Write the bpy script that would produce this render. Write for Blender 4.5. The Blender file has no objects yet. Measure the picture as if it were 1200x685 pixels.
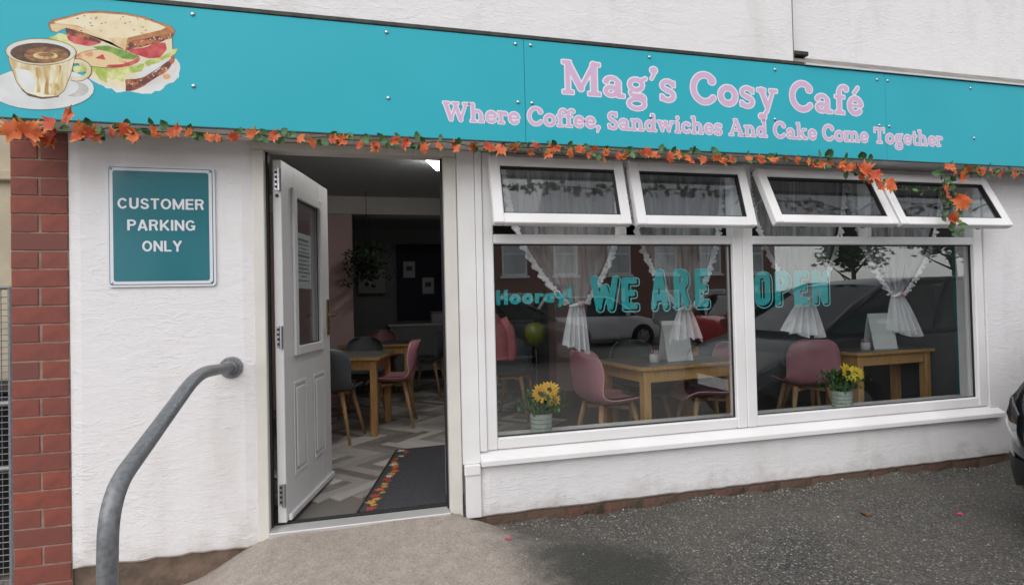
import bpy, bmesh, math, random
import numpy as np
from mathutils import Matrix, Vector
R = math.radians
random.seed(7)
scene = bpy.context.scene
C = scene.collection

# ------------------------------------------------------------------ camera
cam_d = bpy.data.cameras.new('Camera'); cam = bpy.data.objects.new('Camera', cam_d); C.objects.link(cam)
cam_d.sensor_width = 36.0; cam_d.lens = 19.5; cam_d.clip_start = 0.05; cam_d.clip_end = 2000
CAM = Vector((0.0, -3.136, 1.163))
yaw, pit, rol = R(14.055), R(0.9105), R(-1.3431)
fw = Vector((math.sin(yaw)*math.cos(pit), math.cos(yaw)*math.cos(pit), math.sin(pit)))
rt = Vector((math.cos(yaw), -math.sin(yaw), 0)); up = rt.cross(fw)
rt2 = rt*math.cos(rol) + up*math.sin(rol); up2 = -rt*math.sin(rol) + up*math.cos(rol)
m = Matrix.Identity(4)
for i in range(3):
    m[i][0] = rt2[i]; m[i][1] = up2[i]; m[i][2] = -fw[i]; m[i][3] = CAM[i]
cam.matrix_world = m
scene.camera = cam

# ------------------------------------------------------------------ world, sun, exposure
SUN_EL, SUN_AZ = 44.0, 205.0            # azimuth clockwise from +y: behind and left of the camera
world = bpy.data.worlds.new('World'); scene.world = world; world.use_nodes = True
wn = world.node_tree.nodes; wl = world.node_tree.links; wn.clear()
sky = wn.new('ShaderNodeTexSky'); sky.sky_type = 'NISHITA'; sky.sun_disc = False
sky.sun_elevation = R(SUN_EL); sky.sun_rotation = R(SUN_AZ); sky.air_density = 1.0; sky.dust_density = 0.8; sky.ozone_density = 1.0
hs = wn.new('ShaderNodeHueSaturation'); hs.inputs['Saturation'].default_value = 0.14
bg = wn.new('ShaderNodeBackground'); bg.inputs['Strength'].default_value = 0.15
wo = wn.new('ShaderNodeOutputWorld')
wl.new(sky.outputs[0], hs.inputs['Color']); wl.new(hs.outputs[0], bg.inputs['Color']); wl.new(bg.outputs[0], wo.inputs['Surface'])
sd = bpy.data.lights.new('Sun', 'SUN'); sd.energy = 0.7; sd.angle = R(70); sd.color = (1.0, 0.97, 0.93)
sun = bpy.data.objects.new('Sun', sd); C.objects.link(sun)
sv = Vector((math.sin(R(SUN_AZ))*math.cos(R(SUN_EL)), math.cos(R(SUN_AZ))*math.cos(R(SUN_EL)), math.sin(R(SUN_EL))))
sun.rotation_euler = (-sv).to_track_quat('-Z', 'Y').to_euler()
scene.view_settings.view_transform = 'Standard'; scene.view_settings.look = 'None'
scene.view_settings.gamma = 1.0; scene.view_settings.use_curve_mapping = False
scene.view_settings.exposure = 0.66
scene.render.engine = 'CYCLES'
scene.cycles.max_bounces = 10; scene.cycles.diffuse_bounces = 3; scene.cycles.transparent_max_bounces = 24
scene.cycles.use_denoising = True

# ------------------------------------------------------------------ materials
MATS = {}
def mat(name, col, rough=0.5, col2=None, vscale=4.0, vdetail=4.0, bump=0.0, bscale=40.0, bdist=0.004, metal=0.0, spec=0.5,
        coat=0.0, stretch=(1, 1, 1), objrand=None, vlo=0.35, vhi=0.65, emit=None, estr=0.0):
    m = bpy.data.materials.new(name); m.use_nodes = True
    n = m.node_tree.nodes; l = m.node_tree.links; b = n['Principled BSDF']
    b.inputs['Base Color'].default_value = (*col, 1); b.inputs['Roughness'].default_value = rough
    b.inputs['Metallic'].default_value = metal; b.inputs['Specular IOR Level'].default_value = spec
    b.inputs['Coat Weight'].default_value = coat; b.inputs['Coat Roughness'].default_value = 0.05
    if emit: b.inputs['Emission Color'].default_value = (*emit, 1); b.inputs['Emission Strength'].default_value = estr
    tc = n.new('ShaderNodeTexCoord'); mp = n.new('ShaderNodeMapping'); mp.inputs['Scale'].default_value = stretch
    l.new(tc.outputs['Object'], mp.inputs['Vector'])
    last = None
    if col2 is not None:
        t = n.new('ShaderNodeTexNoise'); t.inputs['Scale'].default_value = vscale; t.inputs['Detail'].default_value = vdetail
        l.new(mp.outputs[0], t.inputs['Vector'])
        r = n.new('ShaderNodeMapRange'); r.inputs[1].default_value = vlo; r.inputs[2].default_value = vhi
        l.new(t.outputs['Fac'], r.inputs[0])
        mx = n.new('ShaderNodeMix'); mx.data_type = 'RGBA'
        mx.inputs[6].default_value = (*col, 1); mx.inputs[7].default_value = (*col2, 1)
        l.new(r.outputs[0], mx.inputs[0]); last = mx.outputs[2]
    if objrand:
        oi = n.new('ShaderNodeObjectInfo'); mx = n.new('ShaderNodeMix'); mx.data_type = 'RGBA'
        mx.inputs[6].default_value = (*col, 1)
        if last: l.new(last, mx.inputs[6])
        mx.inputs[7].default_value = (*objrand, 1)
        l.new(oi.outputs['Random'], mx.inputs[0]); last = mx.outputs[2]
    if last: l.new(last, b.inputs['Base Color'])
    if bump:
        t = n.new('ShaderNodeTexNoise'); t.inputs['Scale'].default_value = bscale; t.inputs['Detail'].default_value = 5
        l.new(mp.outputs[0], t.inputs['Vector'])
        bp = n.new('ShaderNodeBump'); bp.inputs['Strength'].default_value = bump; bp.inputs['Distance'].default_value = bdist
        l.new(t.outputs['Fac'], bp.inputs['Height']); l.new(bp.outputs[0], b.inputs['Normal'])
    MATS[name] = m
    return m

def glass_mat(name, tint=(0.93, 0.95, 0.95), ior=1.6, glossmul=1.0):
    m = bpy.data.materials.new(name); m.use_nodes = True
    n = m.node_tree.nodes; l = m.node_tree.links; n.clear()
    # Schlick reflectance, the same from both faces of the thin pane
    o = n.new('ShaderNodeOutputMaterial'); lw = n.new('ShaderNodeLayerWeight'); lw.inputs[0].default_value = 0.5
    pw = n.new('ShaderNodeMath'); pw.operation = 'POWER'; l.new(lw.outputs['Facing'], pw.inputs[0]); pw.inputs[1].default_value = 5.0
    f0 = ((ior-1)/(ior+1))**2; fr = n.new('ShaderNodeMapRange'); fr.inputs[3].default_value = f0; fr.inputs[4].default_value = 1.0; l.new(pw.outputs[0], fr.inputs[0])
    tr = n.new('ShaderNodeBsdfTransparent'); tr.inputs[0].default_value = (*tint, 1)
    gl = n.new('ShaderNodeBsdfGlossy'); gl.inputs['Roughness'].default_value = 0.0; gl.inputs[0].default_value = (1, 1, 1, 1)
    mx = n.new('ShaderNodeMixShader')
    l.new(fr.outputs[0], mx.inputs[0]); l.new(tr.outputs[0], mx.inputs[1]); l.new(gl.outputs[0], mx.inputs[2]); l.new(mx.outputs[0], o.inputs[0])
    MATS[name] = m; return m

def sheer_mat(name, col, alpha):
    m = bpy.data.materials.new(name); m.use_nodes = True
    n = m.node_tree.nodes; l = m.node_tree.links; n.clear()
    o = n.new('ShaderNodeOutputMaterial')
    tr = n.new('ShaderNodeBsdfTransparent'); df = n.new('ShaderNodeBsdfDiffuse'); tl = n.new('ShaderNodeBsdfTranslucent')
    df.inputs[0].default_value = (*col, 1); tl.inputs[0].default_value = (*col, 1)
    a = n.new('ShaderNodeMixShader'); a.inputs[0].default_value = 0.35
    l.new(df.outputs[0], a.inputs[1]); l.new(tl.outputs[0], a.inputs[2])
    tc = n.new('ShaderNodeTexCoord'); t = n.new('ShaderNodeTexNoise'); t.inputs['Scale'].default_value = 30
    mp = n.new('ShaderNodeMapping'); mp.inputs['Scale'].default_value = (1, 1, 0.06)
    l.new(tc.outputs['Object'], mp.inputs[0]); l.new(mp.outputs[0], t.inputs['Vector'])
    r = n.new('ShaderNodeMapRange'); r.inputs[1].default_value = 0.3; r.inputs[2].default_value = 0.7
    r.inputs[3].default_value = alpha-0.14; r.inputs[4].default_value = alpha+0.14
    l.new(t.outputs['Fac'], r.inputs[0])
    mx = n.new('ShaderNodeMixShader'); l.new(r.outputs[0], mx.inputs[0])
    l.new(tr.outputs[0], mx.inputs[1]); l.new(a.outputs[0], mx.inputs[2]); l.new(mx.outputs[0], o.inputs[0])
    MATS[name] = m; return m

def render_mat(name):
    """painted trowelled render: white masonry paint over horizontal ridges, faint grime"""
    m = bpy.data.materials.new(name); m.use_nodes = True
    n = m.node_tree.nodes; l = m.node_tree.links; b = n['Principled BSDF']; b.inputs['Roughness'].default_value = 0.75
    tc = n.new('ShaderNodeTexCoord')
    def noise(scale, detail, st, rough=0.5, dist=0.0):
        mp = n.new('ShaderNodeMapping'); mp.inputs['Scale'].default_value = st; l.new(tc.outputs['Object'], mp.inputs[0])
        t = n.new('ShaderNodeTexNoise'); t.inputs['Scale'].default_value = scale; t.inputs['Detail'].default_value = detail
        t.inputs['Roughness'].default_value = rough; t.inputs['Distortion'].default_value = dist; l.new(mp.outputs[0], t.inputs['Vector']); return t.outputs['Fac']
    def math_(op, a, bb):
        k = n.new('ShaderNodeMath'); k.operation = op
        for i, v in enumerate((a, bb)):
            if isinstance(v, float): k.inputs[i].default_value = v
            else: l.new(v, k.inputs[i])
        return k.outputs[0]
    big = noise(7, 5, (1.0, 1.0, 2.2), 0.6, 1.2); fine = noise(90, 4, (1, 1, 1.2)); ridge = noise(26, 3, (0.5, 1.0, 1.5), 0.55, 2.0)
    r = n.new('ShaderNodeMapRange'); r.inputs[1].default_value = 0.52; r.inputs[2].default_value = 0.68; l.new(ridge, r.inputs[0])
    calm = n.new('ShaderNodeMapRange'); calm.inputs[1].default_value = 0.38; calm.inputs[2].default_value = 0.62; calm.inputs[3].default_value = 0.2; calm.inputs[4].default_value = 1.0; l.new(noise(1.7, 3, (1, 1, 1)), calm.inputs[0])
    hgt = math_('ADD', math_('ADD', math_('MULTIPLY', big, 1.0), math_('MULTIPLY', math_('MULTIPLY', r.outputs[0], calm.outputs[0]), 0.55)), math_('MULTIPLY', fine, 0.16))
    bp = n.new('ShaderNodeBump'); bp.inputs['Strength'].default_value = 0.45; bp.inputs['Distance'].default_value = 0.009
    l.new(hgt, bp.inputs['Height']); l.new(bp.outputs[0], b.inputs['Normal'])
    stain = noise(2.2, 6, (1.6, 1, 0.7), 0.6); sr = n.new('ShaderNodeMapRange'); sr.inputs[1].default_value = 0.5; sr.inputs[2].default_value = 0.85; l.new(stain, sr.inputs[0])
    mx = n.new('ShaderNodeMix'); mx.data_type = 'RGBA'; mx.inputs[6].default_value = (0.80, 0.78, 0.79, 1); mx.inputs[7].default_value = (0.66, 0.63, 0.60, 1)
    l.new(sr.outputs[0], mx.inputs[0])
    # splash dirt kicked up along the foot of the wall
    sz = n.new('ShaderNodeSeparateXYZ'); l.new(tc.outputs['Object'], sz.inputs[0])
    sp_ = math_('ADD', sz.outputs[2], math_('MULTIPLY', noise(5.5, 6, (1, 1, 1.4), 0.7), -0.55)); spr = n.new('ShaderNodeMapRange'); spr.inputs[1].default_value = -0.42; spr.inputs[2].default_value = -0.24; spr.inputs[3].default_value = 0.5; spr.inputs[4].default_value = 0.0; l.new(sp_, spr.inputs[0])
    mx2 = n.new('ShaderNodeMix'); mx2.data_type = 'RGBA'; mx2.inputs[7].default_value = (0.36, 0.31, 0.25, 1); l.new(spr.outputs[0], mx2.inputs[0]); l.new(mx.outputs[2], mx2.inputs[6])
    l.new(mx2.outputs[2], b.inputs['Base Color'])
    MATS[name] = m; return m

def ground_mat():
    m = bpy.data.materials.new('tarmac_and_concrete'); m.use_nodes = True
    n = m.node_tree.nodes; l = m.node_tree.links; b = n['Principled BSDF']
    tc = n.new('ShaderNodeTexCoord'); pos = tc.outputs['Object']
    def noise(scale, detail, rough=0.5):
        t = n.new('ShaderNodeTexNoise'); t.inputs['Scale'].default_value = scale; t.inputs['Detail'].default_value = detail; t.inputs['Roughness'].default_value = rough
        l.new(pos, t.inputs['Vector']); return t.outputs['Fac']
    def rng(v, a, c, lo=0.0, hi=1.0, smooth=False):
        r = n.new('ShaderNodeMapRange'); r.inputs[1].default_value = a; r.inputs[2].default_value = c; r.inputs[3].default_value = lo; r.inputs[4].default_value = hi
        if smooth: r.interpolation_type = 'SMOOTHSTEP'
        l.new(v, r.inputs[0]); return r.outputs[0]
    def mix(f, a, c):
        k = n.new('ShaderNodeMix'); k.data_type = 'RGBA'
        l.new(f, k.inputs[0])
        for i, v in ((6, a), (7, c)):
            if isinstance(v, tuple): k.inputs[i].default_value = (*v, 1)
            else: l.new(v, k.inputs[i])
        return k.outputs[2]
    def mth(op, a, c):
        k = n.new('ShaderNodeMath'); k.operation = op
        for i, v in enumerate((a, c)):
            if isinstance(v, (int, float)): k.inputs[i].default_value = v
            else: l.new(v, k.inputs[i])
        return k.outputs[0]
    vo = n.new('ShaderNodeTexVoronoi'); vo.inputs['Scale'].default_value = 130; l.new(pos, vo.inputs['Vector'])
    sp = n.new('ShaderNodeSeparateColor'); l.new(vo.outputs['Color'], sp.inputs[0])
    chip = rng(sp.outputs[0], 0.25, 1.0)
    chips = mix(chip, (0.034, 0.033, 0.032), (0.165, 0.152, 0.135))
    pale = rng(sp.outputs[1], 0.94, 0.97)
    chips = mix(pale, chips, (0.42, 0.40, 0.36))
    broad = rng(noise(1.6, 5, 0.6), 0.35, 0.7)
    tar = mix(mth('MULTIPLY', broad, 0.5), chips, (0.145, 0.128, 0.105))
    # damp mossy patch with its own outline
    sx = n.new('ShaderNodeSeparateXYZ'); l.new(pos, sx.inputs[0]); X, Y = sx.outputs[0], sx.outputs[1]
    dx = mth('DIVIDE', mth('SUBTRACT', X, 1.02), 0.42); dy = mth('DIVIDE', mth('ADD', Y, 0.66), 0.27)
    dd = mth('ADD', mth('MULTIPLY', dx, dx), mth('MULTIPLY', dy, dy))
    dmp = rng(mth('ADD', dd, mth('MULTIPLY', mth('ADD', noise(9, 5, 0.65), mth('MULTIPLY', mth('SUBTRACT', noise(95, 3, 0.6), 0.5), 1.1)), 1.5)), 1.1, 2.0, 1.0, 0.0)
    spk = rng(noise(120, 3, 0.6), 0.40, 0.56)
    tar = mix(mth('MULTIPLY', dmp, mth('ADD', mth('MULTIPLY', spk, 0.35), 0.65)), tar, (0.016, 0.019, 0.012))
    moss = rng(noise(3.1, 6, 0.7), 0.58, 0.72)
    tar = mix(mth('MULTIPLY', moss, 0.35), tar, (0.06, 0.065, 0.03))
    # concrete ramp in front of the door
    con = mix(rng(noise(14, 6, 0.7), 0.35, 0.7), (0.42, 0.36, 0.312), (0.30, 0.255, 0.22))
    con = mix(rng(noise(3, 4, 0.6), 0.5, 0.75, 0, 0.5), con, (0.42, 0.375, 0.32))
    con = mix(rng(noise(115, 4, 0.75), 0.50, 0.66, 0.0, 0.9), con, (0.17, 0.145, 0.125)); con = mix(rng(noise(75, 5, 0.8), 0.54, 0.66, 0.0, 0.8), con, (0.54, 0.49, 0.43))
    wob = mth('ADD', mth('MULTIPLY', mth('SUBTRACT', noise(7, 5, 0.6), 0.5), 0.30), mth('MULTIPLY', mth('SUBTRACT', noise(150, 2, 0.6), 0.5), 0.35))
    # right hand edge of the ramp leans away from the door
    edge = mth('ADD', mth('ADD', X, mth('MULTIPLY', Y, 0.12)), wob)
    cr = rng(edge, 0.42, 0.82, 1.0, 0.0, True)
    fr = rng(mth('ADD', Y, wob), -2.3, -1.7, 0.0, 1.0, True)
    lf = rng(mth('ADD', X, wob), -2.2, -1.9, 0.0, 1.0, True)
    fac = mth('MULTIPLY', mth('MULTIPLY', cr, fr), lf)
    col = mix(fac, tar, con)
    l.new(col, b.inputs['Base Color'])
    rg = mth('SUBTRACT', 0.78, mth('MULTIPLY', dmp, 0.42)); l.new(rg, b.inputs['Roughness'])
    hgt = mth('ADD', mth('MULTIPLY', vo.outputs['Distance'], mth('SUBTRACT', 1.0, mth('MULTIPLY', fac, 0.9))), mth('ADD', mth('MULTIPLY', noise(30, 6, 0.7), 0.8), mth('MULTIPLY', noise(160, 4, 0.7), 0.35)))
    bp = n.new('ShaderNodeBump'); bp.inputs['Strength'].default_value = 0.7; bp.inputs['Distance'].default_value = 0.006
    l.new(hgt, bp.inputs['Height']); l.new(bp.outputs[0], b.inputs['Normal'])
    MATS['ground'] = m; return m

render_mat('render'); ground_mat()
glass_mat('glass', ior=2.05); glass_mat('glass_vent', tint=(0.80, 0.83, 0.84), ior=1.55); glass_mat('car_glass', tint=(0.10, 0.11, 0.11), ior=1.5)
sheer_mat('sheer', (0.90, 0.89, 0.90), 0.35); sheer_mat('sheer_bunched', (0.93, 0.92, 0.94), 0.90)
mat('lace', (0.85, 0.84, 0.85), 0.8)
mat('upvc', (0.87, 0.855, 0.86), 0.32, (0.80, 0.78, 0.775), 2.5, bump=0.03, bscale=6)
mat('cream_frame', (0.74, 0.715, 0.66), 0.4, (0.66, 0.635, 0.58), 3.0)
mat('door_white', (0.66, 0.655, 0.65), 0.4, (0.61, 0.605, 0.60), 2)
mat('gasket', (0.015, 0.015, 0.016), 0.6)
mat('teal_sign', (0.026, 0.41, 0.505), 0.5, (0.031, 0.435, 0.53), 1.2, spec=0.25, bump=0.12, bscale=2.2, bdist=0.02)
mat('sign_edge', (0.02, 0.05, 0.055), 0.5)
mat('sign_outline', (0.80, 0.78, 0.86), 0.5)
mat('sign_pink', (0.66, 0.42, 0.62), 0.5, (0.69, 0.46, 0.65), 20)
mat('screw_metal', (0.42, 0.55, 0.60), 0.25, metal=0.9)
mat('plate_white', (0.74, 0.75, 0.79), 0.25, coat=0.3)
mat('plate_teal', (0.030, 0.170, 0.205), 0.14, (0.035, 0.19, 0.23), 2.0, coat=0.5)
mat('brick', (0.315, 0.076, 0.047), 0.72, (0.19, 0.050, 0.036), 14, bump=0.25, bscale=70, bdist=0.002, objrand=(0.175, 0.058, 0.046))
mat('mortar', (0.33, 0.235, 0.19), 0.95, (0.20, 0.135, 0.11), 14, bump=0.6, bscale=90)
mat('plinth_brick', (0.150, 0.074, 0.055), 0.95, (0.042, 0.037, 0.022), 16, bump=1.0, bscale=38, bdist=0.014, vlo=0.42, vhi=0.62, objrand=(0.13, 0.085, 0.06))
mat('plinth_cement', (0.20, 0.135, 0.10), 0.95, (0.11, 0.082, 0.06), 11, bump=0.9, bscale=35, bdist=0.01)
mat('galvanised', (0.25, 0.26, 0.275), 0.5, (0.15, 0.155, 0.165), 60, bump=0.2, bscale=90, metal=0.35, vlo=0.4, vhi=0.75)
mat('lead', (0.17, 0.155, 0.145), 0.7, (0.28, 0.25, 0.22), 8, bump=0.4, bscale=30)
mat('dark_trim', (0.02, 0.021, 0.018), 0.6, (0.045, 0.05, 0.035), 20)
mat('cream_render', (0.52, 0.45, 0.33), 0.9, (0.42, 0.36, 0.27), 5, bump=0.5, bscale=60)
mat('steel', (0.42, 0.42, 0.44), 0.3, metal=0.9)
mat('brass', (0.30, 0.22, 0.10), 0.35, metal=0.9)
mat('black_plastic', (0.014, 0.014, 0.016), 0.55, spec=0.2)
mat('aluminium', (0.62, 0.61, 0.60), 0.4, metal=0.4)
mat('oak', (0.50, 0.285, 0.105), 0.5, (0.40, 0.215, 0.075), 6, stretch=(8, 8, 1), bump=0.06, bscale=20)
mat('oak_leg', (0.43, 0.26, 0.13), 0.5, (0.35, 0.20, 0.095), 6, stretch=(8, 8, 1))
mat('table_grey', (0.19, 0.185, 0.165), 0.3, (0.14, 0.135, 0.12), 5, stretch=(1, 9, 1))
mat('chair_pink', (0.40, 0.175, 0.205), 0.38, spec=0.45)
mat('chair_pink_edge', (0.62, 0.34, 0.37), 0.4)
mat('chair_grey', (0.085, 0.092, 0.10), 0.42, spec=0.4)
mat('chair_grey_edge', (0.14, 0.15, 0.16), 0.42)
mat('plank', (0.24, 0.215, 0.195), 0.42, (0.12, 0.105, 0.092), 6, stretch=(1.2, 9, 1), objrand=(0.58, 0.55, 0.52), vlo=0.35, vhi=0.62, bump=0.05)
mat('screed', (0.15, 0.135, 0.12), 0.6)
mat('ceiling_paint', (0.40, 0.42, 0.43), 0.9)
mat('wall_pink', (0.48, 0.33, 0.32), 0.8)
mat('wall_greygreen', (0.34, 0.37, 0.365), 0.85)
mat('wall_teal', (0.035, 0.20, 0.235), 0.8)
mat('wall_dark', (0.10, 0.10, 0.105), 0.8)
mat('wall_cream', (0.52, 0.50, 0.47), 0.85)
mat('board_navy', (0.015, 0.022, 0.05), 0.6)
mat('paper', (0.80, 0.81, 0.81), 0.7, (0.75, 0.76, 0.76), 9)
mat('paper_ink', (0.16, 0.16, 0.17), 0.8)
mat('mat_grey', (0.038, 0.038, 0.044), 0.95, (0.055, 0.055, 0.062), 60, bump=0.8, bscale=400)
mat('print_orange', (0.50, 0.13, 0.03), 0.9); mat('print_red', (0.34, 0.05, 0.03), 0.9); mat('print_white', (0.55, 0.53, 0.50), 0.9); mat('print_gold', (0.50, 0.27, 0.05), 0.9)
mat('pot_glaze', (0.46, 0.50, 0.44), 0.6, (0.36, 0.40, 0.35), 22, bump=0.2, bscale=60)
mat('pot_line', (0.15, 0.17, 0.14), 0.8)
mat('petal', (0.83, 0.40, 0.012), 0.6, (0.86, 0.54, 0.02), 30); mat('petal_lemon', (0.74, 0.50, 0.02), 0.6, (0.80, 0.62, 0.05), 30)
mat('flower_eye', (0.06, 0.03, 0.012), 0.9)
mat('leaf_green', (0.030, 0.085, 0.020), 0.55, (0.075, 0.16, 0.035), 12, objrand=(0.05, 0.13, 0.03))
mat('ivy_green', (0.022, 0.075, 0.022), 0.5, (0.055, 0.14, 0.04), 40, objrand=(0.10, 0.19, 0.07))
mat('plant_dark', (0.016, 0.038, 0.014), 0.6, (0.03, 0.06, 0.022), 12)
mat('vine', (0.05, 0.075, 0.025), 0.8)
mat('letter_teal', (0.012, 0.40, 0.42), 0.5)
mat('letter_line', (0.16, 0.60, 0.60), 0.5)
mat('balloon_yellow', (0.22, 0.25, 0.04), 0.3)
mat('coat_pink', (0.50, 0.16, 0.17), 0.85, (0.40, 0.12, 0.13), 12)
mat('rubber', (0.012, 0.012, 0.012), 0.85)
mat('paint_dark', (0.012, 0.013, 0.018), 0.3, spec=0.3, coat=0.45)
mat('paint_black', (0.010, 0.010, 0.012), 0.2, coat=1.0)
mat('paint_red', (0.42, 0.014, 0.022), 0.25, coat=1.0)
mat('paint_silver', (0.66, 0.67, 0.68), 0.3, metal=0.0, coat=1.0)
mat('lamp_glass', (0.06, 0.063, 0.07), 0.06, coat=1.0)
mat('lamp_red', (0.25, 0.01, 0.01), 0.1, coat=1.0)
mat('house_brick', (0.25, 0.13, 0.10), 0.85, (0.18, 0.095, 0.072), 18, bump=0.3, bscale=60)
mat('house_window_white', (0.75, 0.75, 0.75), 0.5)
mat('house_pane', (0.46, 0.48, 0.50), 0.12, (0.22, 0.25, 0.27), 1.2, spec=0.8)
mat('slate', (0.08, 0.08, 0.09), 0.7)
mat('bark', (0.09, 0.07, 0.05), 0.9)
mat('tree_leaf', (0.035, 0.07, 0.018), 0.7, (0.07, 0.12, 0.03), 3)
mat('lamp_emit', (0.9, 0.9, 0.9), 0.5, emit=(1.0, 0.98, 0.95), estr=18.0)
mat('litter_pink', (0.72, 0.05, 0.16), 0.6)
mat('dead_leaf', (0.16, 0.075, 0.03), 0.9)
mat('stone_chip', (0.45, 0.43, 0.39), 0.9)
mat('white_ceramic', (0.62, 0.62, 0.60), 0.3)

def maple_mat():
    m = bpy.data.materials.new('maple_leaf'); m.use_nodes = True
    n = m.node_tree.nodes; l = m.node_tree.links; b = n['Principled BSDF']; b.inputs['Roughness'].default_value = 0.55
    tc = n.new('ShaderNodeTexCoord'); ln = n.new('ShaderNodeVectorMath'); ln.operation = 'LENGTH'; l.new(tc.outputs['Object'], ln.inputs[0])
    oi = n.new('ShaderNodeObjectInfo')
    r = n.new('ShaderNodeMapRange'); r.inputs[1].default_value = 0.45; r.inputs[2].default_value = 1.05; l.new(ln.outputs['Value'], r.inputs[0])
    base = n.new('ShaderNodeMix'); base.data_type = 'RGBA'; base.inputs[6].default_value = (0.46, 0.045, 0.014, 1); base.inputs[7].default_value = (0.66, 0.145, 0.035, 1)
    l.new(oi.outputs['Random'], base.inputs[0])
    tip = n.new('ShaderNodeMix'); tip.data_type = 'RGBA'; tip.inputs[7].default_value = (0.78, 0.36, 0.05, 1)
    mu = n.new('ShaderNodeMath'); mu.operation = 'MULTIPLY'; l.new(r.outputs[0], mu.inputs[0]); mu.inputs[1].default_value = 0.75
    l.new(mu.outputs[0], tip.inputs[0]); l.new(base.outputs[2], tip.inputs[6]); l.new(tip.outputs[2], b.inputs['Base Color'])
    MATS['maple'] = m
maple_mat()

# ------------------------------------------------------------------ mesh builder
class MB:
    def __init__(s): s.v = []; s.f = []; s.fm = []; s.mi = 0; s.M = None
    def add(s, vs, fs):
        o = len(s.v)
        for p in vs:
            p = Vector(p)
            if s.M is not None: p = s.M @ p
            s.v.append(p)
        for f in fs: s.f.append([o+i for i in f]); s.fm.append(s.mi)
        return s
    def box(s, x0, x1, y0, y1, z0, z1, c=0.0):
        if c <= 0:
            vs = [(x, y, z) for z in (z0, z1) for y in (y0, y1) for x in (x0, x1)]
            return s.add(vs, [(0, 2, 3, 1), (4, 5, 7, 6), (0, 1, 5, 4), (2, 6, 7, 3), (0, 4, 6, 2), (1, 3, 7, 5)])
        bm = bmesh.new(); bmesh.ops.create_cube(bm, size=1)
        for v in bm.verts: v.co = Vector(((x0+x1)/2+v.co.x*(x1-x0), (y0+y1)/2+v.co.y*(y1-y0), (z0+z1)/2+v.co.z*(z1-z0)))
        bmesh.ops.bevel(bm, geom=bm.edges[:], offset=c, segments=1, affect='EDGES', profile=0.5)
        bm.verts.index_update(); s.add([v.co.copy() for v in bm.verts], [[v.index for v in f.verts] for f in bm.faces]); bm.free(); return s
    def tube(s, pts, r, n=10, cap=True, closed=False):
        pts = [Vector(p) for p in pts]; k = len(pts); rs = r if isinstance(r, (list, tuple)) else [r]*k
        rings = []; prev = None
        for i in range(k):
            if closed: t = (pts[(i+1) % k]-pts[i-1]).normalized()
            else: t = (pts[min(i+1, k-1)]-pts[max(i-1, 0)]).normalized()
            if prev is None:
                a = Vector((0, 0, 1)) if abs(t.z) < 0.9 else Vector((1, 0, 0)); u = t.cross(a).normalized()
            else: u = (prev - t*prev.dot(t)).normalized()
            prev = u; w = t.cross(u)
            rings.append([pts[i]+(u*math.cos(2*math.pi*j/n)+w*math.sin(2*math.pi*j/n))*rs[i] for j in range(n)])
        vs = [p for rg in rings for p in rg]; fs = []
        for i in range(k if closed else k-1):
            i2 = (i+1) % k
            for j in range(n): fs.append((i*n+j, i*n+(j+1) % n, i2*n+(j+1) % n, i2*n+j))
        if cap and not closed: fs.append(tuple(range(n-1, -1, -1))); fs.append(tuple((k-1)*n+j for j in range(n)))
        return s.add(vs, fs)
    def lathe(s, prof, n=20, o=(0, 0, 0), axis='z'):
        vs = []; fs = []; k = len(prof)
        for r, z in prof:
            for j in range(n):
                a = 2*math.pi*j/n; p = (r*math.cos(a), r*math.sin(a), z)
                if axis == 'y': p = (p[0], p[2], p[1])
                vs.append((p[0]+o[0], p[1]+o[1], p[2]+o[2]))
        for i in range(k-1):
            for j in range(n):
                q = (i*n+j, i*n+(j+1) % n, (i+1)*n+(j+1) % n, (i+1)*n+j); fs.append(q if axis == 'z' else q[::-1])
        fs.append(tuple(range(n))[::-1] if axis == 'z' else tuple(range(n))); t = tuple((k-1)*n+j for j in range(n)); fs.append(t if axis == 'z' else t[::-1])
        return s.add(vs, fs)
    def grid(s, fn, nu, nv):
        vs = [fn(i/nu, j/nv) for j in range(nv+1) for i in range(nu+1)]
        return s.add(vs, [(j*(nu+1)+i, j*(nu+1)+i+1, (j+1)*(nu+1)+i+1, (j+1)*(nu+1)+i) for j in range(nv) for i in range(nu)])
    def mesh(s, name, mats, smooth=False):
        me = bpy.data.meshes.new(name); me.from_pydata([tuple(p) for p in s.v], [], s.f)
        for mm in (mats if isinstance(mats, (list, tuple)) else [mats]): me.materials.append(MATS[mm])
        me.polygons.foreach_set('material_index', s.fm)
        if smooth: me.polygons.foreach_set('use_smooth', [True]*len(s.f))
        me.update(); return me
    def build(s, name, mats, parent=None, smooth=False, loc=None):
        o = bpy.data.objects.new(name, s.mesh(name, mats, smooth)); C.objects.link(o)
        if parent is not None: o.parent = parent
        if loc: o.location = loc
        return o
def inst(name, me, parent, loc=(0, 0, 0), rot=(0, 0, 0), sc=(1, 1, 1)):
    o = bpy.data.objects.new(name, me); C.objects.link(o); o.parent = parent; o.location = loc; o.rotation_euler = rot; o.scale = sc; return o
def tag(o, label, cat, group=None):
    o['label'] = label; o['category'] = cat
    if group: o['group'] = group
    return o
def thing(name, label, cat, loc=(0, 0, 0), rz=0.0, group=None):
    o = bpy.data.objects.new(name, None); C.objects.link(o); o.empty_display_size = 0.1
    o.location = loc; o.rotation_euler = (0, 0, rz); return tag(o, label, cat, group)
def struct(o): o['kind'] = 'structure'; return o
def bx(name, m, parent, x0, x1, y0, y1, z0, z1, c=0.0): return MB().box(x0, x1, y0, y1, z0, z1, c).build(name, m, parent)
def mod_smooth(o, lv=2):
    md = o.modifiers.new('Subdivision', 'SUBSURF'); md.levels = lv; md.render_levels = lv; return o

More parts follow.
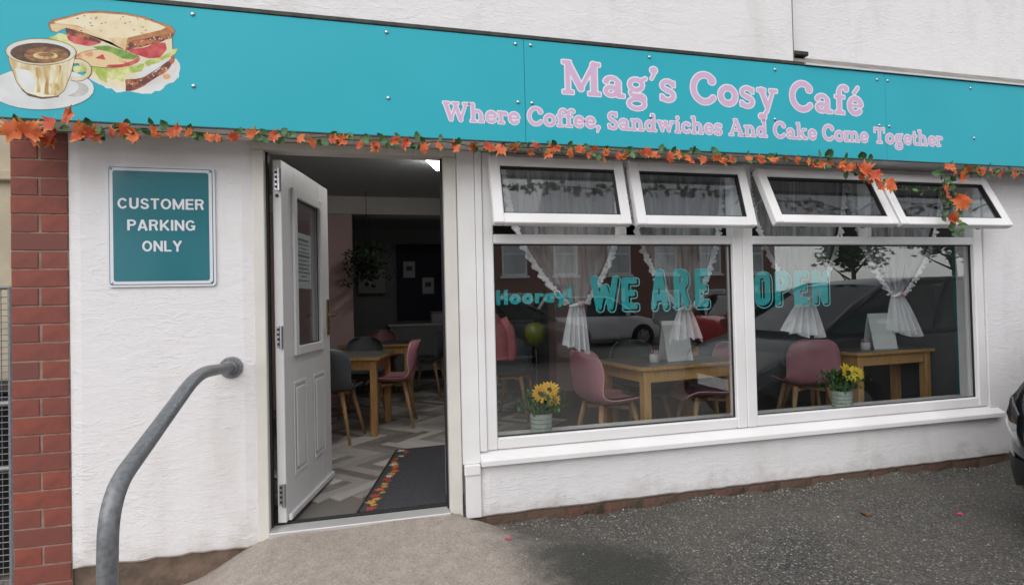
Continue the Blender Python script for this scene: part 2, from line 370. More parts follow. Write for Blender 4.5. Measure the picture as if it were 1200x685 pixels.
# ------------------------------------------------------------------ distance-field lettering and flat print
def arc(cx, cy, rx, ry, a0, a1, n=14): return [(cx+rx*math.cos(R(a0+(a1-a0)*i/n)), cy+ry*math.sin(R(a0+(a1-a0)*i/n))) for i in range(n+1)]
class G:            # a glyph: strokes (polyline, width) and boxes
    def __init__(s, adv, strokes=(), boxes=()): s.adv = adv; s.st = strokes; s.bx = boxes
def sdf(g, X, Y):
    d = np.full(X.shape, 9.0)
    for pts, w in g.st:
        for (ax, ay), (bx_, by) in zip(pts[:-1], pts[1:]):
            ex, ey = bx_-ax, by-ay; L2 = ex*ex+ey*ey+1e-9
            t = np.clip(((X-ax)*ex+(Y-ay)*ey)/L2, 0, 1)
            d = np.minimum(d, np.hypot(X-ax-t*ex, Y-ay-t*ey)-w/2)
    for b in g.bx:
        x0, y0, x1, y1 = b[:4]; r = b[4] if len(b) > 4 else 0.025
        qx = np.abs(X-(x0+x1)/2)-(x1-x0)/2+r; qy = np.abs(Y-(y0+y1)/2)-(y1-y0)/2+r
        d = np.minimum(d, np.hypot(np.maximum(qx, 0), np.maximum(qy, 0))+np.minimum(np.maximum(qx, qy), 0)-r)
    return d
def contour(D, x0, y0, h):
    """marching squares fill of D<0, full cells merged into row strips -> verts, faces"""
    ny, nx = D.shape; vs = []; idx = {}; fs = []
    def vert(x, y):
        k = (round(x, 6), round(y, 6))
        if k not in idx: idx[k] = len(vs); vs.append(k)
        return idx[k]
    ins = D < 0
    for j in range(ny-1):
        i = 0
        while i < nx-1:
            c = (ins[j, i], ins[j, i+1], ins[j+1, i+1], ins[j+1, i])
            if not any(c): i += 1; continue
            if all(c):
                k = i
                while k < nx-1 and ins[j, k] and ins[j, k+1] and ins[j+1, k] and ins[j+1, k+1]: k += 1
                fs.append([vert(x0+i*h, y0+j*h), vert(x0+k*h, y0+j*h), vert(x0+k*h, y0+(j+1)*h), vert(x0+i*h, y0+(j+1)*h)]); i = k; continue
            cs = [(i, j), (i+1, j), (i+1, j+1), (i, j+1)]; poly = []
            for a in range(4):
                p, q = cs[a], cs[(a+1) % 4]; dp, dq = D[p[1], p[0]], D[q[1], q[0]]
                if dp < 0: poly.append(vert(x0+p[0]*h, y0+p[1]*h))
                if (dp < 0) != (dq < 0):
                    t = dp/(dp-dq); poly.append(vert(x0+(p[0]+t*(q[0]-p[0]))*h, y0+(p[1]+t*(q[1]-p[1]))*h))
            if len(poly) >= 3: fs.append(poly)
            i += 1
    return vs, fs
_gc = {}
def glyph_mesh(font, ch, off, h=0.03, ring=None):
    k = (id(font), ch, off, h, ring)
    if k in _gc: return _gc[k]
    g = font[ch]; x0, y0 = -0.3, -0.55; nx = int((g.adv+0.6)/h)+1; ny = int(2.0/h)+1
    X, Y = np.meshgrid(x0+np.arange(nx)*h, y0+np.arange(ny)*h)
    D = sdf(g, X, Y)
    D = np.abs(D-ring[0])-ring[1] if ring else D-off
    _gc[k] = contour(D, x0, y0, h); return _gc[k]
def text_into(mb, font, text, x0, x1, z0, z1, y, size, off=0.0, h=0.03, track=0.06, ring=None, xs=None):
    """lay text from x0 to x1 on the plane y, baseline rising from z0 to z1"""
    tot = sum(font[c].adv+track for c in text)-track; sx = (x1-x0)/tot; cur = 0.0
    for c in text:
        if c != ' ':
            vs, fs = glyph_mesh(font, c, off, h, ring)
            o = [];
            for (gx, gy) in vs:
                X = x0+(cur+gx)*sx; o.append((X, y, z0+(z1-z0)*(X-x0)/(x1-x0)+gy*size))
            mb.add(o, fs)
        cur += font[c].adv+track
SH = 0.13
def sf(x0, x1, top=False, h=1.0, t=SH): return (x0, h-t, x1, h) if top else (x0, 0, x1, t)
SL = {
 ' ': G(0.34),
 'M': G(1.12, [([(.17, .92), (.17, .1)], .15), ([(.92, .92), (.92, .1)], .2), ([(.2, .88), (.54, .2)], .19), ([(.54, .2), (.9, .9)], .13)], [sf(0, .34), sf(.73, 1.12), sf(0, .28, 1), sf(.84, 1.12, 1)]),
 'a': G(.66, [(arc(.25, .19, .16, .12, 0, 360), .14), ([(.46, .45), (.46, .12)], .19), (arc(.27, .43, .19, .15, 160, 0), .14), ([(.09, .47), (.13, .47)], .15)], [(.42, 0, .66, .13), (.26, .26, .5, .36)]),
 'g': G(.66, [(arc(.29, .44, .19, .16, 0, 360), .14), ([(.42, .56), (.58, .64)], .12), (arc(.24, .2, .12, .1, 110, 250), .12), ([(.2, .11), (.46, .1)], .14), (arc(.3, -.13, .24, .15, 0, 360), .13), (arc(.44, .02, .1, .1, 90, -40), .12)]),
 "'": G(.24, [([(.12, .92), (.14, .92)], .22), ([(.18, .88), (.06, .66)], .09)]),
 's': G(.54, [(arc(.26, .49, .17, .13, 25, 270), .14), (arc(.26, .19, .18, .14, 90, -160), .15)], [(.4, .44, .5, .64), (.02, .02, .11, .22)]),
 'C': G(.84, [(arc(.46, .5, .36, .42, 42, 318, 24), .19), ([(.7, .74), (.71, .74)], .24)], []),
 'o': G(.66, [(arc(.33, .33, .24, .25, 0, 360, 24), .19)]),
 'y': G(.7, [([(.16, .6), (.36, .08)], .18), ([(.56, .6), (.34, -.06), (.22, -.24)], .12), ([(.14, -.24), (.22, -.26)], .2)], [(.0, .53, .32, .66), (.42, .53, .72, .66)]),
 'f': G(.44, [([(.2, .1), (.2, .76)], .18), (arc(.38, .76, .18, .18, 180, 50), .14), ([(.46, .85), (.47, .85)], .18)], [sf(.03, .4), (.02, .53, .42, .65)]),
 'e': G(.6, [(arc(.31, .33, .22, .25, 10, 318, 22), .17)], [(.14, .28, .56, .38)]),
 'W': G(1.3, [([(.14, .9), (.4, .1)], .2), ([(.4, .1), (.64, .86)], .12), ([(.62, .86), (.88, .1)], .2), ([(.88, .1), (1.14, .9)], .12)], [sf(0, .36, 1), sf(.46, .8, 1), sf(.98, 1.3, 1)]),
 'h': G(.76, [([(.17, .08), (.17, .92)], .18), (arc(.38, .4, .19, .2, 170, 0), .15), ([(.57, .4), (.57, .1)], .18)], [sf(.02, .34), sf(.43, .74), (.0, .87, .2, 1.0)]),
 'r': G(.52, [([(.17, .08), (.17, .58)], .18), (arc(.36, .38, .19, .2, 160, 70), .15), ([(.42, .53), (.44, .53)], .19)], [sf(.02, .36), (.0, .53, .2, .66)]),
 ',': G(.24, [([(.1, .08), (.12, .08)], .2), ([(.16, .05), (.06, -.16)], .08)]),
 'S': G(.62, [(arc(.3, .72, .2, .19, 20, 270), .17), (arc(.3, .27, .22, .2, 90, -170), .17)], [(.45, .68, .56, .98), (.03, .04, .13, .32)]),
 'n': G(.78, [([(.17, .08), (.17, .56)], .18), (arc(.38, .4, .19, .2, 170, 0), .15), ([(.57, .4), (.57, .1)], .18)], [sf(.02, .34), sf(.43, .76), (.0, .53, .2, .66)]),
 'd': G(.72, [(arc(.29, .32, .2, .24, 0, 360, 22), .17), ([(.53, .92), (.53, .1)], .18)], [(.5, 0, .72, .13), (.36, .87, .56, 1.0)]),
 'w': G(1.02, [([(.13, .58), (.3, .1)], .17), ([(.3, .1), (.5, .56)], .11), ([(.5, .56), (.7, .1)], .17), ([(.7, .1), (.88, .58)], .11)], [(.0, .54, .28, .66), (.38, .54, .62, .66), (.76, .54, 1.02, .66)]),
 'i': G(.38, [([(.19, .08), (.19, .56)], .18), ([(.18, .86), (.19, .86)], .2)], [sf(.02, .36), (.02, .53, .22, .66)]),
 'c': G(.58, [(arc(.32, .33, .23, .25, 48, 318, 20), .17), ([(.45, .48), (.46, .48)], .18)]),
 'A': G(.96, [([(.14, .1), (.44, .9)], .12), ([(.48, .9), (.8, .1)], .2)], [(.22, .28, .7, .39), sf(0, .32), sf(.6, .98), (.3, .89, .56, 1.0)]),
 'k': G(.78, [([(.17, .08), (.17, .92)], .18), ([(.2, .28), (.54, .58)], .11), ([(.32, .38), (.6, .08)], .17)], [sf(.02, .34), sf(.46, .78), (.0, .87, .2, 1.0), (.42, .54, .72, .66)]),
 'm': G(1.14, [([(.17, .08), (.17, .56)], .18), (arc(.37, .4, .18, .2, 170, 0), .15), ([(.55, .4), (.55, .1)], .17), (arc(.74, .4, .18, .2, 170, 0), .15), ([(.92, .4), (.92, .1)], .17)], [sf(.02, .33), sf(.42, .7), sf(.79, 1.12), (.0, .53, .2, .66)]),
 'T': G(.86, [([(.43, .1), (.43, .92)], .19)], [sf(.22, .64), (.02, .87, .84, 1.0), (.02, .66, .12, 1.0), (.74, .66, .84, 1.0)]),
 't': G(.46, [([(.2, .2), (.2, .8)], .17), (arc(.33, .2, .13, .13, 180, 300), .15)], [(.02, .53, .42, .65)]),
}
SL['é'] = G(.6, list(SL['e'].st)+[([(.28, .76), (.42, .94)], .12)], list(SL['e'].bx))
BW = .24   # block condensed letters on the glass
BL = {' ': G(.5),
 'W': G(.86, [([(.1, .95), (.24, .08)], .19), ([(.24, .08), (.42, .72)], .16), ([(.42, .72), (.6, .08)], .16), ([(.6, .08), (.76, .95)], .19)]),
 'E': G(.5, [], [(0, 0, .22, 1.0, .05), (0, 0, .5, .2, .05), (0, .41, .43, .6, .05), (0, .8, .5, 1.0, .05)]),
 'A': G(.62, [([(.1, .08), (.28, .92)], .19), ([(.34, .92), (.52, .08)], .19)], [(.14, .2, .5, .36)]),
 'R': G(.56, [(arc(.28, .74, .17, .17, -90, 90), .19), ([(.3, .5), (.45, .1)], .19)], [(0, 0, .21, 1.0, .05), (.05, .82, .34, 1.0), (.05, .46, .32, .62)]),
 'O': G(.56, [(arc(.28, .76, .18, .15, 0, 180), .2), (arc(.28, .24, .18, .15, 180, 360), .2), ([(.1, .24), (.1, .76)], .2), ([(.46, .24), (.46, .76)], .2)]),
 'P': G(.54, [(arc(.27, .71, .17, .19, -90, 90), .19)], [(0, 0, .21, 1.0, .05), (.05, .81, .32, 1.0), (.05, .42, .32, .6)]),
 'N': G(.6, [([(.12, .92), (.48, .08)], .2)], [(0, 0, .2, 1.0, .05), (.4, 0, .6, 1.0, .05)]),
}
HR = {' ': G(.3), 'H': G(.66, [], [(0, 0, .22, .9), (.42, 0, .64, .9), (.1, .36, .5, .55)]), 'o': G(.62, [(arc(.31, .31, .2, .2, 0, 360, 20), .23)]),
 'r': G(.44, [(arc(.34, .34, .2, .18, 170, 60), .2)], [(.03, 0, .25, .62)]), 'a': G(.64, [(arc(.29, .3, .18, .19, 0, 360), .21)], [(.4, 0, .6, .62)]),
 'y': G(.62, [([(.1, .56), (.3, .06)], .21), ([(.52, .56), (.3, .06), (.2, -.2)], .21)]), '!': G(.26, [([(.13, .1), (.13, .11)], .24)], [(.02, .3, .24, .95)])}
PK = {' ': G(.3),
 'C': G(.72, [(arc(.36, .5, .28, .41, 45, 315, 22), .17)]), 'U': G(.7, [([(.1, .95), (.1, .36)], .18), (arc(.35, .36, .25, .27, 180, 360), .18), ([(.6, .36), (.6, .95)], .18)]),
 'S': G(.64, [(arc(.32, .71, .21, .2, 25, 270), .17), (arc(.32, .28, .23, .2, 90, -160), .17)]), 'T': G(.64, [], [(.23, 0, .41, 1), (0, .84, .64, 1)]),
 'O': G(.78, [(arc(.39, .5, .3, .41, 0, 360, 26), .17)]), 'M': G(.86, [([(.1, .92), (.43, .12)], .16), ([(.43, .12), (.76, .92)], .16)], [(0, 0, .18, 1), (.68, 0, .86, 1)]),
 'E': G(.6, [], [(0, 0, .18, 1), (0, 0, .6, .16), (0, .43, .55, .59), (0, .84, .6, 1)]), 'R': G(.7, [(arc(.38, .72, .2, .2, -90, 90), .16), ([(.44, .5), (.56, .08)], .18)], [(0, 0, .18, 1), (.06, .84, .4, 1), (.06, .43, .42, .59)]),
 'P': G(.64, [(arc(.36, .71, .2, .21, -90, 90), .16)], [(0, 0, .18, 1), (.06, .84, .38, 1), (.06, .42, .38, .58)]), 'A': G(.74, [([(.1, .06), (.34, .92)], .18), ([(.4, .92), (.64, .06)], .18)], [(.18, .2, .56, .35)]),
 'K': G(.72, [([(.14, .36), (.58, .92)], .17), ([(.28, .52), (.6, .08)], .18)], [(0, 0, .18, 1)]), 'I': G(.18, [], [(0, 0, .18, 1)]), 'N': G(.72, [([(.12, .9), (.6, .1)], .18)], [(0, 0, .18, 1), (.54, 0, .72, 1)]),
 'G': G(.76, [(arc(.37, .5, .29, .41, 45, 350, 22), .17)], [(.4, .36, .68, .51), (.56, .06, .7, .5)]), 'L': G(.58, [], [(0, 0, .18, 1), (0, 0, .58, .16)]), 'Y': G(.72, [([(.1, .94), (.36, .46)], .18), ([(.62, .94), (.36, .46), (.36, .06)], .18)])}

# ================================================================== SETTING
def sstep(a, b, x):
    t = min(1.0, max(0.0, (x-a)/(b-a))); return t*t*(3-2*t)
def gz(x, y):
    base = -0.150 - 0.083*(1-sstep(-1.05, -0.35, x)) - 0.012*max(0.0, min(12.0, -y))
    ramp = sstep(-0.98, -0.50, x-0.10*min(0, y))*(1-sstep(0.42, 0.60+0.9*min(1, max(0, -y*2.2)), x))*(1-sstep(0.0, 1.5, -y))
    if x > 0.5: base += (0.026+0.016*math.sin(3.1*x+.7)*math.sin(1.3*x)+0.010*math.sin(17*x+2*math.sin(5*x)))*sstep(-0.055, 0.0, y)+0.010
    lump = 0.006*math.sin(5.1*x+1.3*y)*math.sin(3.7*y+0.6)+0.004*math.sin(11*x-7*y)
    return base + 0.135*ramp*(1 if y <= 0 else 1) + (lump if y < -0.02 else 0)
def axis(fine0, fine1, step, lo, hi):
    a = list(np.arange(fine0, fine1+1e-6, step)); s = step
    x = fine1
    while x < hi: s *= 1.5; x += s; a.append(min(x, hi))
    s = step; x = fine0
    while x > lo: s *= 1.5; x -= s; a.insert(0, max(x, lo))
    return a
xs = axis(-2.6, 5.4, 0.05, -400, 400); ys = axis(-2.4, 0.24, 0.04, -400, 400)
gm = MB(); gm.v = [Vector((x, y, gz(x, y))) for y in ys for x in xs]; nx = len(xs)
gm.f = [[j*nx+i, j*nx+i+1, (j+1)*nx+i+1, (j+1)*nx+i] for j in range(len(ys)-1) for i in range(nx-1)]; gm.fm = [0]*len(gm.f)
struct(gm.build('ground', 'ground', smooth=True))

# ---- cafe building shell
cafe = thing('cafe_building', 'white rendered cafe front with plinth, upper wall and framed doorway', 'building', (0, 0, 0))
def rough_wall(name, x0, x1, y0, y1, z0, z1, parent, m='render', ragged=0.0, seed=1):
    """box whose lower edge is ragged, with a rounded left arris"""
    rnd = random.Random(seed); mb = MB(); n = max(2, int((x1-x0)/0.05)); c = 0.01
    top = []; prof = []
    for i in range(n+1):
        x = x0+(x1-x0)*i/n; zb = z0+(rnd.uniform(-1, 1)*ragged)
        e = c if i in (0, n) else 0
        prof.append([(x, y1, zb), (x, y0+0.012, zb), (x, y0+e, zb+0.012), (x, y0+e, z1), (x, y1, z1)])
    vs = [p for pr in prof for p in pr]; fs = []
    for i in range(n):
        for k in range(4): a = i*5+k; fs.append((a, a+5, a+6, a+1))
        fs.append((i*5+4, i*5+9, i*5+5, i*5))
    fs.append((0, 1, 2, 3, 4)); fs.append(tuple(n*5+k for k in (4, 3, 2, 1, 0)))
    mb.add(vs, fs); return mb.build(name, m, parent)
rough_wall('side_wall', -1.435, -0.603, 0.0, 0.22, -0.078, 2.10, cafe, ragged=0.006, seed=3)
rough_wall('window_wall', 0.578, 7.6, 0.0, 0.22, -0.062, 0.262, cafe, ragged=0.003, seed=4)
bx('end_wall', 'render', cafe, 4.408, 7.6, 0.003, 0.22, 0.2625, 2.10, 0.004)
bx('upper_wall', 'render', cafe, -1.69, 2.653, -0.15, 0.2, 2.104, 5.6, 0.008)
bx('upper_wall', 'render', cafe, 2.655, 7.6, 0.012, 0.2, 2.104, 5.6, 0.004)
bx('lintel', 'upvc', cafe, -0.603, 4.407, 0.034, 0.215, 2.036, 2.1035)
fl = MB(); fl.add([(2.665, -0.214, 2.612), (7.6, -0.214, 2.612), (7.6, 0.008, 2.768), (2.665, 0.008, 2.768), (2.665, -0.214, 2.602), (7.6, -0.214, 2.602)], [(0, 1, 2, 3), (4, 5, 1, 0)])
flo = fl.build('roof_flashing', 'lead', cafe)
MB().box(2.67, 2.86, -0.05, 0.010, 2.758, 2.786, 0.004).build('slate_offcut', 'dark_trim', cafe)
bx('wall_joint', 'lead', cafe, 2.6532, 2.6552, -0.1475, -0.10, 2.63, 5.6)
bx('capping_strip', 'aluminium', cafe, 2.664, 7.6, -0.236, -0.216, 2.604, 2.616)
# plinth bricks
pl = bx('plinth', 'plinth_brick', cafe, 0.50, 7.6, 0.0165, 0.2, -0.6, -0.052)
bmesh_brick = MB().box(-0.1175, 0.1175, -0.012, 0.012, -0.039, 0.039, 0.004).mesh('brick', 'plinth_brick')
half_pl = MB().box(-0.055, 0.055, -0.012, 0.012, -0.039, 0.039, 0.004).mesh('brick', 'plinth_brick')
rb = random.Random(5)
for row in range(2):
    x = 0.72 - (0.12 if row else 0)
    while x < 5.6:
        inst('brick', bmesh_brick, pl, (x, 0.0215+rb.uniform(-.002, .003), -0.112-row*0.088+rb.uniform(-.003, .003)), (rb.uniform(-.03, .03), 0, rb.uniform(-.02, .02))); x += 0.247
pl2 = bx('plinth', 'plinth_cement', cafe, -1.434, -0.54, 0.020, 0.2, -0.6, -0.06)
# ---- doorway frame
bx('door_frame', 'cream_frame', cafe, -0.602, -0.546, -0.006, 0.10, -0.052, 1.99, 0.004)
bx('door_frame', 'cream_frame', cafe, 0.398, 0.470, -0.006, 0.10, -0.052, 1.99, 0.004)
bx('door_frame', 'cream_frame', cafe, -0.602, 0.470, -0.004, 0.10, 1.992, 2.034, 0.003)
bx('door_threshold', 'aluminium', cafe, -0.545, 0.397, -0.035, 0.075, -0.040, -0.004, 0.004)
bx('threshold_gasket', 'gasket', cafe, -0.545, 0.397, 0.078, 0.10, -0.03, 0.006, 0.002)
bx('cover_panel', 'upvc', cafe, 0.474, 0.5765, 0.002, 0.10, 0.2435, 2.034, 0.003)
bx('cover_panel', 'upvc', cafe, 0.5785, 0.6185, -0.002, 0.10, 0.3085, 2.034, 0.003)
bx('cover_panel', 'upvc', cafe, 0.488, 0.5765, -0.010, 0.10, -0.058, 0.2405, 0.003)
bx('drip_block', 'upvc', cafe, 0.482, 0.574, -0.020, 0.05, 0.185, 0.2425, 0.003)
bx('door_stop', 'gasket', cafe, -0.5455, -0.535, 0.045, 0.09, -0.01, 1.990)
bx('door_stop', 'gasket', cafe, 0.388, 0.3975, 0.045, 0.09, -0.01, 1.990)

# ---- interior shell
floor = struct(bx('cafe_floor', 'screed', None, -1.6, 4.9, 0.075, 7.0, -0.2, -0.012))
plank = MB().box(-0.2235, 0.2235, -0.0435, 0.0435, -0.006, 0.006, 0.0015).mesh('plank', 'plank')
Lp, Wp = 0.45, 0.09; cnt = 0
for a in range(-80, 180):
    for b_ in range(-26, 26):
        for kind in (0, 1):
            if kind == 0: px, py, rz = a*Wp+b_*Lp+Lp/2, a*Wp-b_*Lp+Wp/2, 0
            else: px, py, rz = a*Wp+b_*Lp+Lp+Wp/2, a*Wp-b_*Lp+Wp-Lp/2, math.pi/2
            c, s = math.cos(R(-45)), math.sin(R(-45)); X = px*c-py*s-2.0; Y = px*s+py*c+1.0
            if -0.62 < X < 1.65 and 0.24 < Y < 5.4:
                inst('plank', plank, floor, (X, Y, -0.006), (0, 0, rz+R(-45))); cnt += 1
struct(bx('cafe_ceiling', 'ceiling_paint', None, -1.7, 5.0, 0.205, 7.2, 2.45, 2.6))
struct(bx('side_wall_inside', 'wall_cream', None, -1.75, -1.6, 0.225, 7.1, -0.2, 2.45))
struct(bx('side_wall_inside', 'wall_dark', None, 4.52, 4.7, 0.326, 7.1, -0.2, 2.45)); struct(bx('side_wall_inside', 'wall_teal', None, 4.519, 4.7, 0.225, 0.325, -0.2, 2.45))
struct(bx('back_wall_inside', 'wall_greygreen', None, -1.6, 4.52, 6.6, 6.8, -0.2, 2.45))
struct(bx('partition_wall', 'wall_pink', None, -1.6, -0.23, 3.70, 3.86, -0.012, 2.24))
struct(bx('pillar', 'wall_pink', None, 2.28, 2.72, 3.70, 4.0, -0.012, 2.24))
struct(bx('ceiling_beam', 'wall_cream', None, -1.6, 4.52, 3.68, 4.02, 2.242, 2.449))
struct(bx('front_wall_inside', 'wall_cream', None, 0.405, 4.52, 0.222, 0.245, -0.012, 0.335))

# ================================================================== SHOP WINDOW
win = thing('shop_window', 'wide white framed shop window with four top vents pushed open', 'window')
fy0, fy1 = 0.012, 0.085
def fr(x0, x1, z0, z1, name='frame', dy=0.0, c=0.006): return bx(name, 'upvc', win, x0, x1, fy0+dy, fy1, z0, z1, c)
fr(0.620, 0.684, 0.3075, 2.034); fr(4.323, 4.404, 0.3075, 2.034)
fr(0.6845, 2.2785, 0.3075, 0.373, dy=0.003); fr(2.4305, 4.3225, 0.3075, 0.375, dy=0.003)
fr(2.279, 2.3525, 0.3075, 2.034, 'mullion'); fr(2.3545, 2.430, 0.3075, 2.034, 'mullion')
fr(0.6845, 2.2785, 1.500, 1.556, 'transom', 0.003); fr(2.4305, 4.3225, 1.500, 1.556, 'transom', 0.003)
fr(0.6845, 2.2785, 1.992, 2.034, dy=0.003); fr(2.4305, 4.3225, 1.992, 2.034, dy=0.003)
fr(1.482, 1.532, 1.5565, 1.9915, 'mullion', 0.004); fr(3.352, 3.402, 1.5565, 1.9915, 'mullion', 0.004)
for x0, x1 in ((0.684, 2.279), (2.430, 4.323)):
    mb = MB(); t = 0.007
    mb.box(x0, x1, 0.040, 0.052, 0.373, 0.373+t); mb.box(x0, x1, 0.040, 0.052, 1.5-t, 1.5); mb.box(x0, x0+t, 0.040, 0.052, 0.373+t, 1.5-t); mb.box(x1-t, x1, 0.040, 0.052, 0.373+t, 1.5-t)
    mb.build('gasket', 'gasket', win)
    bx('pane', 'glass', win, x0-0.004, x1+0.004, 0.053, 0.057, 0.369, 1.504)
sl = MB(); prof = [(-0.046, 0.236), (-0.046, 0.262), (-0.038, 0.270), (0.03, 0.304), (0.03, 0.262), (-0.032, 0.236)]
x0, x1 = 0.576, 4.487
sl.add([(x0, y, z) for y, z in prof]+[(x1, y, z) for y, z in prof], [(i, (i+1) % 6, 6+(i+1) % 6, 6+i)[::-1] for i in range(6)]+[tuple(range(6)), tuple(range(11, 5, -1))])
sl.build('sill', 'upvc', win)
bx('inner_sill', 'upvc', win, 0.6, 4.45, 0.088, 0.262, 0.336, 0.352, 0.004)
def sash(x0, x1, ang, dz, dy):
    W = x1-x0; L = 0.418; b = 0.062; mb = MB()
    y0, y1 = -0.052, 0.0
    mb.box(0, b, y0, y1, -L, 0, 0.006); mb.box(W-b, W, y0, y1, -L, 0, 0.006); mb.box(b, W-b, y0+0.002, y1, -L, -L+b, 0.005); mb.box(b, W-b, y0+0.002, y1, -b, 0, 0.005)
    o = mb.build('sash', 'upvc', win, loc=(x0, 0.008+dy, 1.989-dz)); o.rotation_euler = (-R(ang), 0, 0)
    g = MB(); t = 0.006
    g.box(b, W-b, y0+0.010, y1-0.01, -b-t, -b); g.box(b, W-b, y0+0.010, y1-0.01, -L+b, -L+b+t); g.box(b, b+t, y0+0.010, y1-0.01, -L+b+t, -b-t); g.box(W-b-t, W-b, y0+0.010, y1-0.01, -L+b+t, -b-t)
    g.build('gasket', 'gasket', o)
    bx('pane', 'glass_vent', o, b+t, W-b-t, -0.030, -0.026, -L+b+t, -b-t)
    s = MB(); s.box(0.012, W-0.012, 0.001, 0.014, -L+0.014, -L+0.030, 0.002); s.box(0.25*W, 0.25*W+0.03, 0.014, 0.03, -L+0.016, -L+0.03); s.box(0.75*W, 0.75*W+0.03, 0.014, 0.03, -L+0.016, -L+0.03)
    s.build('seal', 'gasket', o)
    return o
def stay(x, a, dz, dy):
    p = Vector((x, 0.008+dy-0.2*math.sin(R(a))+0.01, 1.989-dz-0.2*math.cos(R(a)))); q = Vector((x, 0.05, 1.74))
    MB().tube([q, (p+q)/2+Vector((0, 0, .004)), p], 0.006, 6).build('window_stay', 'steel', win)
for x0, x1, a, dz, dy in ((0.655, 1.487, 15.5, 0.0, 0.0), (1.526, 2.345, 15.5, 0.0, 0.0), (2.420, 3.366, 25.5, 0.022, -0.012), (3.388, 4.366, 25.5, 0.022, -0.012)):
    sash(x0, x1, a, dz, dy)
    for x in (x0+0.035, x1-0.035): stay(x, a, dz, dy)
# lettering stuck to the inside of the panes
def glass_text(text, font, x0, x1, z0, z1, size, name, track=.08):
    mb = MB(); mb.mi = 0; text_into(mb, font, text, x0, x1, z0, z1, 0.0595, size, h=0.035, track=track)
    mb.mi = 1; text_into(mb, font, text, x0+0.010, x1+0.010, z0-0.008, z1-0.008, 0.0605, size, h=0.022, track=track, ring=(0.03, 0.016))
    return mb.build(name, ['letter_teal', 'letter_line'], win)
glass_text('WE', BL, 1.300, 1.612, 1.100, 1.095, 0.200, 'window_lettering', .10)
glass_text('ARE', BL, 1.704, 2.118, 1.096, 1.098, 0.245, 'window_lettering', .22)
glass_text('OPEN', BL, 2.468, 3.055, 1.096, 1.100, 0.225, 'window_lettering', .16)
mb = MB(); text_into(mb, HR, 'Hooray!', 0.702, 1.180, 1.142, 1.152, 0.0595, 0.098, h=0.03, track=0.06)
mb.build('window_lettering', 'letter_teal', win)

# ================================================================== FRONT DOOR (open inwards)
dr_dir = Vector((0.178, 0.77, 0)).normalized(); ang = math.atan2(dr_dir.y, dr_dir.x)
door = thing('front_door', 'white panelled front door with glazed upper half, standing open inwards', 'door', (-0.47, 0.05, 0), ang)
# local: x along the leaf from the hinge, y = thickness to the left (+y away from the viewer), z up; outer face y=0
WD, H0, H1 = 0.795, 0.012, 1.955
gx0, gx1, gz0, gz1 = 0.185, 0.60, 0.930, 1.790
lf = MB()
lf.box(0, gx0, 0, 0.046, H0, H1, 0.003); lf.box(gx1, WD, 0, 0.046, H0, H1, 0.003); lf.box(gx0, gx1, 0.0005, 0.0455, H0, gz0); lf.box(gx0, gx1, 0.0005, 0.0455, gz1, H1)
lf.build('leaf', 'door_white', door)
def frame_ring(mb, x0, x1, z0, z1, w, y0, y1):
    mb.box(x0, x0+w, y0, y1, z0, z1, 0.004); mb.box(x1-w, x1, y0, y1, z0, z1, 0.004); mb.box(x0+w, x1-w, y0+.001, y1, z0, z0+w, 0.004); mb.box(x0+w, x1-w, y0+.001, y1, z1-w, z1, 0.004)
mb = MB(); frame_ring(mb, gx0-0.045, gx1+0.045, gz0-0.045, gz1+0.045, 0.052, -0.016, -0.0005); mb.build('glazing_frame', 'door_white', door)
mb = MB(); frame_ring(mb, gx0+0.004, gx1-0.004, gz0+0.004, gz1-0.004, 0.008, 0.005, 0.012); mb.build('gasket', 'gasket', door)
bx('pane', 'glass', door, gx0, gx1, 0.016, 0.022, gz0, gz1)
for x0, x1 in ((0.120, 0.325), (0.450, 0.660)):
    mb = MB(); z0, z1 = 0.225, 0.742
    frame_ring(mb, x0, x1, z0, z1, 0.018, -0.007, -0.0005)
    mb.box(x0+0.034, x1-0.034, -0.0095, -0.0005, z0+0.034, z1-0.034, 0.006)
    mb.build('raised_panel', 'door_white', door)
bx('weather_bar', 'door_white', door, 0.02, WD-0.01, -0.022, -0.0005, 0.016, 0.052, 0.006)
for z in (0.16, 1.00, 1.845):
    mb = MB(); mb.mi = 0; mb.tube([(-0.010, 0.008, z-0.06), (-0.010, 0.008, z+0.06)], 0.010, 10)
    mb.box(-0.0045, -0.0005, 0.012, 0.036, z-0.055, z+0.055, 0.0015)
    mb.mi = 1
    for k in range(4): mb.box(-0.008, -0.0046, 0.017, 0.031, z-0.044+k*0.026, z-0.030+k*0.026, 0.001)
    mb.build('hinge', ['steel', 'gasket'], door)
MB().tube([(-0.001, 0.022, 1.76), (-0.006, 0.022, 1.76)], 0.009, 10).build('bolt_hole', 'gasket', door)
mb = MB(); mb.box(0.735, 0.768, -0.008, -0.0005, 0.965, 1.205, 0.003); mb.tube([(0.752, -0.006, 1.10), (0.752, -0.045, 1.10), (0.745, -0.055, 1.098), (0.66, -0.055, 1.095)], 0.009, 8); mb.tube([(0.752, -0.009, 1.02), (0.752, -0.013, 1.02)], 0.010, 12)
mb.build('handle', 'brass', door)
mb = MB(); mb.box(0.735, 0.768, 0.0465, 0.055, 0.965, 1.205, 0.003); mb.tube([(0.752, 0.055, 1.10), (0.752, 0.10, 1.10), (0.66, 0.105, 1.095)], 0.009, 8); mb.build('handle', 'brass', door)
mb = MB(); mb.box(WD, WD+0.003, 0.010, 0.034, 0.75, 1.35); mb.build('lock_plate', 'brass', door)
mb = MB(); mb.mi = 0; mb.box(0.255, 0.515, 0.0225, 0.0235, 1.27, 1.60)
mb.mi = 1
